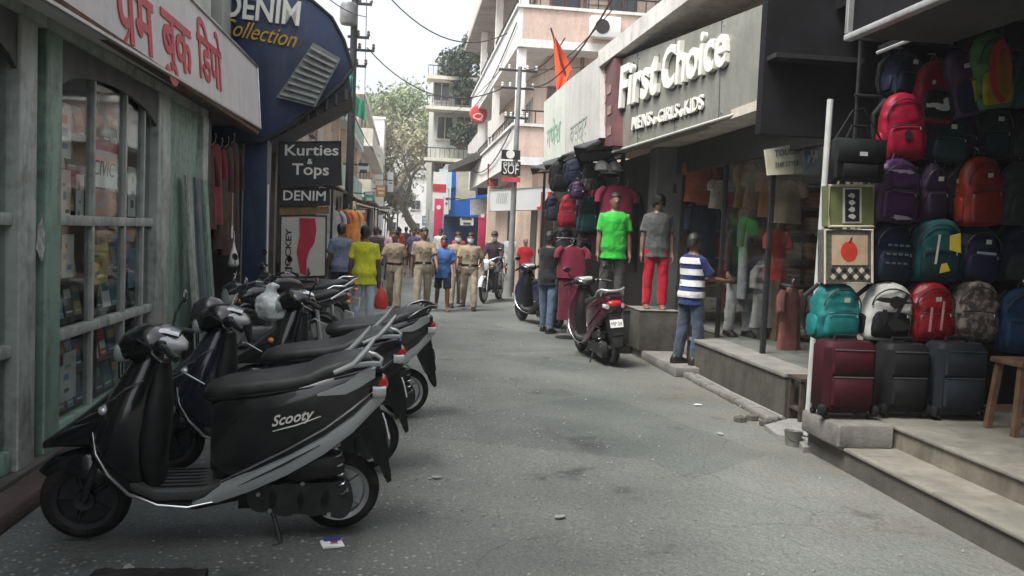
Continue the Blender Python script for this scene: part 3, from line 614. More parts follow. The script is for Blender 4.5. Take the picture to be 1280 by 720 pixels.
# air conditioner on the pink wall
a = YY(755, 36, Y0-1.1); t = thing('air_conditioner', 'white air conditioner box on the pink house', 'air conditioner', a); part('case', WHITE, t, (a.x-.42, a.x+.42, Y0-1.36, Y0-1.07, a.z-.28, a.z+.28), bev=.02)
MB().disc((a.x-.1, Y0-1.365, a.z), (0, 1, 0), .2, .02, 18).build('fan_grille', IRON, t, 35, True)
# white sign with red J
t, a, u1, v1 = faceboard('shop_sign', 'white sign board with a red letter J beside the utility pole', (612, 264), (690, 262), (690, 233), (612, 238), 23.6, mat('clean_white_flex', (.74, .74, .73), .5, 0, .05, 2), .2, trim=STEEL)
faceT(t, 'JI', (671, 256), (689, 256), 23.6, RED, .36, bold=.03); o_ = YY(618, 254, 23.6)
faceT(t, '//////', (620, 254), (634, 254), 23.6, mat('grey_print', (.35, .4, .38), .6), .3)
# dark fascia, blue shop, picture hoarding
t = thing('blue_shop', 'bright blue shop front with a wide blue fascia down the street', 'shop', (3.3, 44, 0))
BL2 = mat('bright_blue_panel', (.012, .12, .50), .4, 0, .12, 2); CYN = mat('pale_cyan_panel', (.55, .72, .78), .5, 0, .1, 2)
a, b = YY(556, 302, 44), YY(607, 272, 44)
part('fascia', BL2, t, (a.x, b.x, 43.9, 46, b.z, b.z+1.4)); part('panel', BL2, t, (YY(564, 250, 44).x, YY(572, 250, 44).x, 43.7, 44.2, b.z+1.4, YY(568, 205, 44).z)); part('panel', CYN, t, (YY(548, 250, 44).x, YY(563, 250, 44).x, 43.75, 44.2, b.z+.3, YY(560, 212, 44).z))
part('wall', mat('deep_blue_wall', (.01, .03, .12), .6), t, (a.x, b.x+2, 46, 46.2, 0, b.z)); part('wall', GREYW, t, (a.x, b.x+4, 46.2, 50, 0, YY(560, 205, 46).z)); part('pier', WHT, t, (b.x-.3, b.x, 44, 44.4, 0, b.z-.002))
t, *_ = faceboard('hoarding', 'framed picture hoarding above the blue shop', (570, 250), (594, 247), (593, 205), (571, 210), 42, mat('hoarding_print', (.36, .38, .30), .6, 0, .5, 1.2, col2=(.62, .60, .5)), .15, 'hoarding', trim=WHT)
t, *_ = faceboard('hoarding', 'plain black hoarding next to the framed picture', (597, 244), (632, 240), (632, 190), (597, 198), 38, BLK, .3, 'hoarding')
t, *_ = faceboard('shop_sign', 'pale grey sign below the black hoarding', (588, 269), (610, 267), (610, 247), (588, 250), 38.5, mat('pale_grey_sign', (.5, .5, .5), .5), .2)
# white triangular flex banners along the balcony
for k, (pp, y, lab) in enumerate(((((585, 192), (607, 190), (607, 152), (585, 182)), 38, 'white slanted flex banner farthest along the balcony'), (((610, 192), (630, 176), (630, 140), (610, 152)), 32, 'white slanted flex banner beside the utility pole'))):
    faceboard('flex_banner', lab, *pp, y, WHT, .08, 'banner')
a = YY(598, 143, 37); t = thing('round_sign', 'round red shop sign hung under the pink balcony', 'sign', a)
MB().lathe([(.02, -.12), (.34, -.10), (.38, 0), (.34, .1), (.02, .12)], a, (0, 1, 0), 24).build('disc', mat('red_round', (.62, .06, .06), .4), t, 35, True)
faceT(t, 'Q', (591, 149), (604, 149), 36.86, LETW, .26)
t = thing('sloping_awning', 'dark sloping awning below the banners', 'awning', (2.6, 38, 4))
a, b, c, d = YY(560, 215, 40), YY(604, 196, 34), YY(604, 188, 34), YY(560, 207, 40); dz = Vector((1.2, .2, .1))
MB().hexa([a, b, b+dz, a+dz, d, c, c+dz, d+dz]).build('sheet', mat('dark_awning', (.07, .065, .06), .7, 0, .3, 2), t, 0, True)
# red cloth pillars by the blue shop
for k, (px, y) in enumerate(((546, 40), (601, 43.5))):
    a, b = YY(px, 322, y), YY(px, 262 if k == 0 else 272, y)
    t = thing('red_banner', ('tall red banner standing at the blue shop corner', 'short red banner hanging beside the blue shop door')[k], 'banner', (a.x, y, 0 if k == 0 else a.z))
    part('cloth', mat('crimson_cloth', (.52, .02, .09), .7, 0, .15, 3), t, (a.x-.19, a.x+.19, y-.05, y+.05, .3 if k == 0 else a.z, b.z+.5), bev=.02)
    part('pole', STEEL, t, (a.x+.2, a.x+.24, y-.02, y+.02, 0, b.z+.6)); MB().disc((a.x, y-.06, b.z+.1), (0, 1, 0), .1, .02, 12).build('badge', WHITE, t, 35, True)
a = YY(549, 245, 41); t = thing('white_signboard', 'white and red upright signboard above the red banner', 'sign', (a.x, 41, a.z)); part('panel', WHITE, t, (a.x-.3, a.x+.3, 41, 41.1, a.z-.7, a.z+1.1)); part('red_band', RED, t, (a.x-.31, a.x+.31, 40.98, 41.11, a.z+.2, a.z+.55)); part('bracket', IRON, t, (a.x+.3, a.x+1.0, 41.03, 41.07, a.z-.1, a.z-.06))
# grey house with rooftop and balcony plants
gh = thing('grey_house', 'weathered grey house with dark windows and balcony plants', 'building', (3.6, 55, 0))
a, b = YY(543, 120, 54), YY(606, 120, 54)
part('walls', GREYW, gh, (a.x, b.x+4, 54, 66, 0, YY(560, 92, 54).z)); part('stair_tower', GREYW, gh, (a.x+.1, a.x+1.35, 53.6, 57, YY(560, 92, 54).z+.01, YY(560, 78, 54).z))
for py in (137, 200, 100): 
    z = YY(560, py, 54).z; part('balcony_slab', CREAM, gh, (a.x-.5, b.x+.6, 52.6, 53.99, z-.2, z)); part('railing', IRON, gh, (a.x-.45, b.x+.5, 52.62, 52.66, z+.55, z+.6)); 
    for k in range(14): part('baluster', IRON, gh, (a.x-.45+k*.28, a.x-.42+k*.28, 52.63, 52.65, z, z+.56))
for px, py in ((552, 112), (556, 160), (580, 160), (552, 218), (578, 118), (580, 215)):
    c_ = YY(px, py, 54); pane_window(gh, 'y', 54, c_.x-.5, c_.x+.5, c_.z-.7, c_.z+.7, -1, FRW, PANE)
# far house across the end of the street
t = box_building('far_house', 'pale far house closing the end of the street', -3.2, 3.0, 118, 126, 8.6, WHT, (.4, 3.4), -1, (2, 2), CREAM)

# ================================================================ right: signs between First Choice and the pole
def streetboard(name, label, x, pA, pB, pC, pD, mm, th=.15, cat='sign'):
    a, b, c, d = (XX(*p, x) for p in (pA, pB, pC, pD)); t = thing(name, label, cat, (a+b)/2); dx = Vector((th, 0, 0))
    MB().hexa([a+dx, a, b, b+dx, d+dx, d, c, c+dx]).build('board', mm, t, 0, True); return t, a, (b-a).normalized(), (d-a).normalized()
WS2 = mat('pale_green_flex', (.62, .66, .58), .5, 0, .08, 1.5, .03, 8, grime=.35, gcol=(.3, .3, .26))
t, a, u1, v1 = streetboard('shop_sign', 'pale flex sign with faded green Hindi lettering', 2.85, (680, 209), (706, 196), (706, 105), (680, 128), WS2)
lettering('गणेश', XX(683, 186, 2.845), u1, Vector((0, 0, 1)), mat('faded_green_print', (.28, .42, .33), .6), t, True, 'word', w=1.6, h=.42, ext=.004, bold=.01)
t, a, u1, v1 = streetboard('shop_sign', 'tall greyish white flex sign next to the maroon panel', 2.82, (706, 197), (750, 172), (750, 70), (706, 104), mat('greyish_flex', (.55, .54, .50), .5, 0, .1, 1.5, .03, 8, grime=.35, gcol=(.25, .23, .2)))
lettering('वस्त्र', XX(712, 180, 2.815), u1, Vector((0, 0, 1)), mat('faint_grey_print', (.38, .42, .37), .6), t, True, 'word', w=1.4, h=.34, ext=.004)
t, a, u1, v1 = streetboard('shop_sign', 'maroon panel with pale marks beside the First Choice board', 2.9, (751, 183), (769, 182), (769, 72), (751, 82), mat('maroon_panel', (.13, .05, .05), .5, 0, .3, 3))
for k in range(6): q = XX(756+(k % 2)*6, 98+k*13, 2.895); part('mark', mat('dull_pink_mark', (.3, .19, .18), .6), t, (q.x-.008, q.x+.001, q.y-.1, q.y+.12, q.z-.07, q.z+.05))
# awning under those signs
t = thing('tarpaulin_awning', 'dark ragged tarpaulin awning under the pale signs', 'awning', (3.0, 15.5, 2.9)); q = MB(); rows = []
for i in range(15):
    y = 12.9+i*.42; rows.append([(2.62-.1*math.sin(i*1.7), y, 2.95+.06*math.sin(i*2.3)), (3.0, y, 3.14), (4.2, y, 3.3), (4.2, y, 3.33), (3.0, y, 3.17), (2.62-.1*math.sin(i*1.7), y, 2.975+.06*math.sin(i*2.3))])
q.loft(rows).build('sheet', mat('dark_tarpaulin', (.035, .037, .04), .7, 0, .3, 4, .3, 20), t, 50, True)
for y in (13.4, 16, 18.6): MB().tube([(2.68, y, 2.94), (4.0, y, 3.12)], .015, 6).build('rib', IRON, t, 35, True)
# building behind the goods under the awning
hs_ = thing('goods_shop', 'dim shop recess hung with bags and clothes beside the First Choice pillar', 'shop', (4.2, 16, 0))
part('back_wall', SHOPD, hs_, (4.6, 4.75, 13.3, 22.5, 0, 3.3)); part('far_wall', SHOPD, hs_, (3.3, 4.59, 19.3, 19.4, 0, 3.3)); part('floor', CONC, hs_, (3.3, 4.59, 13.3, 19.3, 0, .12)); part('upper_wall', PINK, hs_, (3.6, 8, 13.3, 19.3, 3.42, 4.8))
part('post', IRON, hs_, (3.28, 3.34, 13.32, 13.38, .121, 3.29)); part('post', IRON, hs_, (2.95, 3.0, 18.9, 18.95, .0, 3.0))
# flag
a, b = YY(716, 122, 19), YY(690, 38, 19); t = thing('flag', 'orange triangular flag on a pole above the pale signs', 'flag', a)
MB().tube([a, b+Vector((-.03, 0, .05))], .02, 8).build('pole', DARKW, t, 35, True)
q = MB(); p0, p1, p2 = YY(691, 40, 19), YY(716, 90, 19), YY(697, 118, 19); rows = []
for i in range(9):
    s = i/8; l = p0+(YY(696, 118, 19)-p0)*s; r = p0+(p1-p0)*min(1, s*1.25) if s < .8 else p1+(p2-p1)*((s-.8)/.2)
    rows.append([l+(r-l)*(j/8)+Vector((0, .10*math.sin(j*1.1+s*4)*(j/8), 0)) for j in range(9)])
rows2 = [[p+Vector((0, .012, 0)) for p in reversed(r)] for r in rows]
MB().loft([a_+b_ for a_, b_ in zip(rows, rows2)]).build('cloth', mat('orange_flag', (.75, .10, .03), .8, 0, .1, 3), t, 50, True)
# utility pole with black notice boards
a = YY(637, 345, 22.6); t = thing('utility_pole', 'concrete utility pole carrying black and red notice boards', 'pole', (a.x, a.y, 0)); py_ = a.y
MB().tube([(a.x, a.y, 0), (a.x+.04, a.y, 5.9)], [.085, .055], 12).build('shaft', mat('pole_concrete', (.20, .20, .19), .8, 0, .25, 3), t, 35, True)
for z, l in ((5.8, .5), (5.35, .42), (4.6, .3)):
    cr = part('crossarm', IRON, t, (a.x-l, a.x+l, a.y-.03, a.y+.03, z-.025, z+.025))
    for s in (-1, -.5, .5, 1): MB().lathe([(.02, 0), (.035, .035), (.02, .06), (.035, .09), (.01, .12)], (a.x+l*s*.93, a.y, z+.026), (0, 0, 1), 10).build('insulator', WHITE, cr, 35, True)
def pb_(p0, p1, mm, off=.16): q0, q1 = YY(*p0, py_-off), YY(*p1, py_-off); return part('notice_board', mm, t, (q0.x, q1.x, py_-off-.03, py_-off, q1.z, q0.z))
n1 = pb_((627, 187), (650, 200), BLK); n2 = pb_((627, 201), (650, 220), BLK); n3 = pb_((627, 221), (650, 228), mat('red_strip', (.5, .05, .07), .5))
for (p0, p1, body, h) in (((629, 217), (648, 217), 'SOF', .26), ((629, 207), (648, 207), 'ONLY', .1)):
    q0, q1 = YY(*p0, py_-.2), YY(*p1, py_-.2); lettering(body, q0, (1, 0, 0), (0, 0, 1), LETW, n2, True, 'lettering', w=q1.x-q0.x, h=h, ext=.006)
q0 = YY(638, 193, py_-.19); MB().disc(q0+Vector((0, -.012, 0)), (0, 1, 0), .11, .02, 14).build('round_mark', LETW, n1, 35, True)
POLE = Vector((a.x+.05, a.y, 5.85))
# ================================================================ far left: buildings, stalls, pole
t = thing('mint_house', 'pale green and white balconied house on the far left', 'building', (-4, 36, 0))
part('walls', WHT, t, (-8, -2.9, 26, 44, 0, 7.2)); part('roof', CREAM, t, (-8.2, -2.5, 25.8, 44.2, 7.2, 7.35))
for z in (2.9, 5.3):
    part('balcony_slab', WHT, t, (-2.9, -2.1, 26, 44, z, z+.15)); part('parapet', MINT, t, (-2.18, -2.1, 26, 44, z+.151, z+.85)); part('parapet_end', MINT, t, (-2.88, -2.181, 26.0, 26.08, z+.151, z+.85))
    for y in (28.5, 32.5, 36.5, 40.5): pane_window(t, 'x', -2.9, y-.6, y+.6, z+.4, z+1.8, 1, FRW, PANE)
    pane_window(t, 'y', 26, -5.2, -4.0, z+.8, z+2.0, -1, FRW, PANE)
for y in (27, 30.5, 34, 38, 42): part('column', PEACH, t, (-2.5, -2.28, y, y+.22, 3.9, 5.29))
t = thing('peach_house', 'peach and cream house with white end wall beyond the green balconies', 'building', (-4, 58, 0))
part('walls', PEACH, t, (-8, -2.5, 46, 74, 0, 8.4)); part('roof', WHT, t, (-8.1, -2.2, 45.9, 74.1, 8.4, 8.6)); part('end_pier', WHT, t, (-2.9, -1.9, 74.2, 80, 0, 10.6)); part('pier_cap', CREAM, t, (-3.0, -1.8, 74.1, 80.1, 10.601, 10.8))
for z in (3.2, 5.8):
    part('balcony_slab', WHT, t, (-2.5, -1.75, 46, 70, z, z+.16)); part('parapet', CREAM, t, (-1.83, -1.75, 46, 70, z+.161, z+.9)); part('parapet_end', CREAM, t, (-2.48, -1.831, 46, 46.1, z+.161, z+.9))
    for y in (49, 53, 57, 61, 65, 71.5): pane_window(t, 'x', -2.5, y-.7, y+.7, z+.6, z+2.1, 1, FRW, PANE)
part('pane', PANE, t, (-1.9, -1.88, 76, 78, 5.2, 7.0))
t = thing('corner_house', 'cream house stepped back at the far end of the left side', 'building', (-5, 96, 0)); part('walls', CREAM, t, (-9, -2.6, 84, 112, 0, 10)); part('roof', WHT, t, (-9.2, -2.4, 83.8, 112.2, 10, 10.2))
for z in (1, 4, 7):
    for y in (87, 92, 97, 102, 107): pane_window(t, 'x', -2.6, y-.7, y+.7, z+.6, z+2.0, 1, FRW, PANE)
    pane_window(t, 'y', 84, -4.0, -3.0, z+.6, z+2, -1, FRW, PANE)
# green cloth sheets hung from the buildings
for k, (pts, y, lab, col_) in enumerate((([(428, 150), (440, 135), (441, 96), (431, 88)], 16, 'turquoise sheet hanging behind the blue board', (.05, .38, .32)), ([(440, 142), (458, 152), (457, 128), (440, 116)], 27, 'green shade cloth on the balcony of the pale green house', (.08, .36, .22)))):
    a, b, c, d = (YY(*p, y) for p in pts); rows = []
    for i in range(9):
        s = i/8; p = d+(c-d)*s; q = a+(b-a)*s; rows.append([p+(q-p)*(j/8)+Vector((0, .08*math.sin(i*1.9+j*.4), 0)) for j in range(9)])
    rows2 = [[p+Vector((0, .015, 0)) for p in reversed(r)] for r in rows]
    tag(MB().loft([r1+r2 for r1, r2 in zip(rows, rows2)]).build('hanging_sheet', cloth(col_), None, 60), lab, 'cloth')
# market stalls along the left side
def stall(label, x0, x1, y0, y1, h, col_, goods):
    t = thing('market_stall', label, 'stall', ((x0+x1)/2, (y0+y1)/2, 0))
    MB().hexa([(x0, y0, h+.35), (x1, y0, h), (x1, y1, h), (x0, y1, h+.35), (x0, y0, h+.4), (x1, y0, h+.05), (x1, y1, h+.05), (x0, y1, h+.4)]).build('roof', col_, t, 0, True)
    for y in (y0+.1, y1-.1): part('post', IRON, t, (x1-.1, x1-.05, y-.03, y+.03, 0, h)); part('post', IRON, t, (x0+.05, x0+.1, y-.03, y+.03, 0, h+.3))
    part('counter', DARKW, t, (x0+.2, x1-.2, y0+.2, y1-.2, .0, .8)); part('back_panel', goods, t, (x0, x0+.05, y0, y1, .8, h+.2))
    return t
BRT = mat('brown_tarp', (.10, .075, .06), .8, 0, .3, 3); PALET = mat('pale_tarp', (.55, .53, .48), .8, 0, .15, 2)
stall('brown roofed stall nearest beyond the clothes shop on the left', -2.9, -1.5, 19.5, 23.5, 2.5, BRT, DARKW)
stall('pale roofed stall in front of the peach house', -2.6, -.9, 46, 52, 2.5, PALET, DARKW)
stall('dark roofed stall between the green and peach houses', -2.8, -1.2, 38, 43, 2.6, BRT, CREAM)
stall('small pale stall farthest down the left side', -2.4, -.4, 60, 66, 2.7, PALET, DARKW)
# transformer pole above the blue board
a = YY(440, 120, 24); t = thing('electric_pole', 'electric pole with a grey transformer box above the blue board', 'pole', (a.x, 24, 0))
MB().tube([(a.x, 24, 0), (a.x, 24, 9.6)], [.12, .08], 10).build('shaft', IRON, t, 35, True)
c_ = YY(437, 18, 24); MB().lathe([(.02, 0), (.2, .02), (.23, .08), (.23, .5), (.2, .56), (.05, .6)], (c_.x, 23.7, c_.z-.35), (0, 0, 1), 16).build('transformer', mat('transformer_grey', (.16, .165, .165), .5, .2, .2, 4), t, 35, True)
for py, l in ((4, .45), (46, .4), (62, .55), (82, .35)):
    z = YY(440, py, 24).z; cr = part('crossarm', IRON, t, (a.x-l*.4, a.x+l, 23.96, 24.04, z-.03, z+.03))
    for s in (.3, 1): MB().lathe([(.03, 0), (.05, .05), (.03, .09), (.045, .13), (.01, .16)], (a.x+l*s*.95, 24, z+.03), (0, 0, 1), 8).build('insulator', mat('insulator_brown', (.12, .07, .05), .3), cr, 35, True)
LP = Vector((a.x, 24, 8.6))
# overhead cables
CAB = mat('cable_black', (.02, .02, .02), .6)
def cable(label, p, q, sag, r=.012):
    p, q = Vector(p), Vector(q); pts = [p+(q-p)*(i/14)-Vector((0, 0, sag*4*(i/14)*(1-i/14))) for i in range(15)]
    tag(MB().tube(pts, r, 5).build('overhead_cable', CAB, None, 35), label, 'cable', 'overhead cables')
cable('upper cable from the utility pole to the pink house corner', POLE+Vector((.45, 0, .0)), (9, 22, 7.6), .35)
cable('lower sagging cable in front of the pink house', POLE+Vector((.38, 0, -.45)), (9, 18, 7.9), .7)
cable('cable along the right side from the utility pole towards the flag', POLE+Vector((.3, 0, -.2)), (4.2, 14, 6.9), .5)
cable('cable running up the street from the utility pole past the grey house', POLE+Vector((-.45, 0, .0)), (1.6, 60, 9.5), .6)
cable('short cable dropping from the utility pole to the balcony', POLE+Vector((-.25, 0, -1.2)), (2.95, 33, 5.2), .2)
cable('cable leaving the electric pole towards the far left houses', LP+Vector((.3, 0, -.6)), (-2.2, 46, 7.2), .4)
cable('cable leaving the electric pole low over the blue board', LP+Vector((.3, 0, -1.4)), (-2.4, 15, 6.4), .3)
cable('thick cable looping from the electric pole across the street to the pink house', LP+Vector((.3, 0, -.2)), (2.9, 27, 7.7), .9, .018)
cable('low cable looping over the crowd between the two poles', LP+Vector((.35, 0, -2.2)), POLE+Vector((-.4, 0, -.5)), .7, .016)
cable('bundle of black cable along the pink balcony', (2.86, 24.3, 7.4), (2.86, 40, 7.2), .35, .02)
cable('second cable along the pink balcony, hanging lower', (2.84, 24.4, 4.5), (2.84, 38, 4.3), .5, .02)
cable('cable strung above the pale flex signs', (2.95, 13, 5.2), POLE+Vector((.2, 0, -.4)), .45, .016)
cable('cable from the flag towards the utility pole', (3.3, 19, 5.9), POLE+Vector((.1, 0, .02)), .25, .014)
cable('cable along the far left balconies', (-2.0, 26, 5.9), (-1.7, 60, 6.4), .5, .018)
# small shop signs crowding both sides farther down
SG = [((446, 205), (462, 216), 30, (.62, .64, .60), 'small white sign on the pale green house'), ((455, 240), (468, 252), 34, (.10, .40, .28), 'green shop sign low on the pale green house'), ((443, 262), (458, 276), 28, (.5, .12, .08), 'red brown shop sign above the left stalls'), ((470, 232), (482, 246), 48, (.65, .30, .12), 'orange sign on the peach house'), ((472, 258), (490, 268), 50, (.68, .66, .6), 'cream sign over the pale roofed stall'), ((484, 215), (492, 240), 70, (.70, .70, .68), 'narrow upright white sign on the white end wall'), ((610, 205), (622, 232), 31, (.60, .10, .10), 'upright red sign below the white banner'), ((553, 236), (561, 268), 43, (.7, .72, .74), 'upright white sign at the blue shop edge'), ((575, 272), (592, 282), 42, (.75, .75, .7), 'white name board under the framed picture'), ((536, 262), (544, 284), 56, (.62, .14, .2), 'small red sign far down the right side'), ((528, 270), (535, 282), 64, (.2, .35, .6), 'small blue sign at the far end of the right side')]
for k, (p0, p1, y, c_, lab) in enumerate(SG):
    t, *_ = faceboard('shop_sign', lab, (p0[0], p1[1]), p1, (p1[0], p0[1]), p0, y, mat('far_sign_%d' % k, c_, .5, 0, .12, 3), .12, trim=IRON)
    a = YY((p0[0]+p1[0])/2, (p0[1]+p1[1])/2, y); w2 = (p1[0]-p0[0])*y/F*.36; dk = mat('far_print_%d' % (k % 2), ((.06, .06, .08), (.7, .7, .66))[0 if sum(c_) > 1.2 else 1], .6)
    for r_ in range(2): part('print_line', mat('far_print_dark', (.06, .06, .08), .6) if sum(c_) > 1.2 else LETW, t, (a.x-w2*(1-.3*r_), a.x+w2*(1-.2*r_), y-.012, y-.003, a.z+.08-.22*r_, a.z+.18-.22*r_))
    part('bracket', IRON, t, ((-2.4, a.x-w2) if a.x < 0 else (a.x+w2, a.x+w2+.9)) + (y+.04, y+.08, a.z+.1, a.z+.14))
# ================================================================ trees
BARK = mat('tree_bark', (.13, .11, .085), .9, 0, .3, 5, .4, 30)
def leafmat(n, c): return mat(n, c, .65, 0, .45, 2.2)
def tree(label, base, h, spread, lean, nleaf, lm, leaf=.16, seed=1, lean_y=0):
    rg = random.Random(seed); t = thing('tree', label, 'tree', base); b = Vector(base); tm = MB(); tips = []
    def grow(p, d, l, r, lev):
        pts = [p]; q = p; dd = d
        for i in range(4):
            dd = (dd+Vector((rg.gauss(0, .16), rg.gauss(0, .16), rg.gauss(.04, .1)))).normalized(); q = q+dd*l/4; pts.append(q)
        tm.tube(pts, [r*(1-.13*i) for i in range(5)], 7 if lev < 2 else 5)
        if lev >= 3: tips.append((q, l)); tips.append((pts[2], l)); return
        n_ = 3 if lev else 4
        for k in range(n_):
            a = rg.uniform(0, 6.28); nd = (dd*.6+Vector((math.cos(a)*spread, math.sin(a)*spread, rg.uniform(.1, .6)))).normalized()
            grow(pts[-1] if k < 2 else pts[3], nd, l*rg.uniform(.6, .8), r*.55, lev+1)
        if lev: tips.append((q, l))
    grow(b, Vector((lean, lean_y, 1)).normalized(), h*.36, h*.032, 0)
    tm.build('trunk', BARK, t, 60, True)
    lv = MB()
    for i in range(nleaf):
        c, l = tips[rg.randrange(len(tips))]; rr = l*.42; p = c+Vector((rg.gauss(0, rr), rg.gauss(0, rr), rg.gauss(0, rr*.8))); s = leaf*rg.uniform(.6, 1.4)
        a = Vector((rg.gauss(0, 1), rg.gauss(0, 1), rg.gauss(0, .6))).normalized(); e = a.orthogonal().normalized(); e = (Matrix.Rotation(rg.uniform(0, 6.28), 3, a) @ e)
        f_ = a.cross(e); lv.add([p-e*s, p+f_*s*.45, p+e*s, p-f_*s*.45+a*s*.15], [(0, 1, 2), (0, 2, 3)])
    o = lv.build('crown', lm, t, 0, True); return t
tree('spreading tree with thin olive foliage standing at the end of the street', (1.6, 82, 0), 15.5, .85, -.08, 4200, leafmat('olive_leaves', (.24, .23, .13)), .20, 5)
tree('bushy light green tree rising behind the white end wall', (-2.8, 92, 2), 15.5, .6, .05, 6000, leafmat('light_green_leaves', (.20, .25, .11)), .24, 9)
tree('low dull green tree beside the far house', (-1.0, 100, 0), 9.0, .8, .1, 5000, leafmat('dull_green_leaves', (.18, .2, .12)), .22, 12)
# balcony and roof plants of the grey house
def shrub(label, c, r, n, seed, pot=True):
    rg = random.Random(seed); c = Vector(c); t = thing('potted_plant', label, 'plant', c-Vector((0, 0, r)), group='plants on the grey house')
    if pot: MB().lathe([(.14, -r-.05), (.2, -r+.25), (.17, -r+.25), (.1, -r+.2)], c, (0, 0, 1), 12).build('pot', mat('clay_pot', (.25, .12, .07), .8), t, 35, True)
    st = MB(); lv = MB()
    for k in range(9):
        d = Vector((rg.gauss(0, .6), rg.gauss(0, .5), rg.uniform(.3, 1))).normalized(); st.tube([c-Vector((0, 0, r*.8)), c+d*r*.4, c+d*r*.9], [.02, .014, .006], 5)
    for i in range(n):
        d = Vector((rg.gauss(0, 1), rg.gauss(0, 1), rg.gauss(0, 1))).normalized()*r*rg.random()**.4; p = c+d+Vector((0, 0, .1*noise.noise(d*3))); s = rg.uniform(.08, .18)
        a = Vector((rg.gauss(0, 1), rg.gauss(0, 1), rg.gauss(0, 1))).normalized(); e = a.orthogonal().normalized(); f_ = a.cross(e)
        lv.add([p-e*s, p+f_*s*.5, p+e*s, p-f_*s*.5+a*s*.2], [(0, 1, 2), (0, 2, 3)])
    st.build('stem', BARK, t, 35, True); lv.build('foliage', leafmat('dark_plant_leaves', (.05, .07, .04)), t, 0, True)
for k, (px, py, y, r, lab) in enumerate(((566, 80, 52.9, 1.0, 'bushy plant left on the grey house roof balcony'), (585, 78, 52.9, 1.15, 'large plant in the middle of the grey house roof balcony'), (596, 58, 53, 1.0, 'plant highest on the grey house roof beside the pink eave'), (580, 110, 52.9, .8, 'plant trailing below the roof balcony'), (577, 168, 52.9, .85, 'plant on the lower balcony of the grey house'), (590, 166, 52.8, .6, 'small plant beside the lower balcony edge'))):
    shrub(lab, YY(px, py, y), r, 700, 20+k)
# ================================================================ two-wheelers. Local axes: x forward, y left, z up, rear wheel touches the ground at the origin
def wheel(parent, x, R_, wd, rim_m, spokes=5, name='wheel'):
    w_ = MB().lathe([(.035, -wd*.55), (.05, -wd*.6), (.05, wd*.6), (.035, wd*.55)], (x, 0, R_), (0, 1, 0), 16).build(name, IRON, parent, 35)
    r = R_-.052; prof = []
    for k in range(13):
        a = -math.pi*.62+math.pi*1.24*k/12; prof.append((R_-.045+.045*math.cos(a)*(1-.12*abs(math.sin(a))), wd*.5*math.sin(a)))
    tm = MB().lathe(prof+[(r-.002, wd*.3), (r-.002, -wd*.3)], (x, 0, R_), (0, 1, 0), 40)
    tm.build('tyre', RUBBER, w_, 50)
    q = MB().lathe([(r-.03, -wd*.34), (r+.004, -wd*.42), (r+.004, wd*.42), (r-.03, wd*.34), (r-.034, 0)], (x, 0, R_), (0, 1, 0), 36)
    for k in range(spokes):
        a = 2*math.pi*k/spokes; d = Vector((math.cos(a), 0, math.sin(a))); q.tube([Vector((x, 0, R_))+d*.035, Vector((x, 0, R_))+d*(r-.015)], [.016, .012], 6)
    q.build('rim', rim_m, w_, 40); return w_
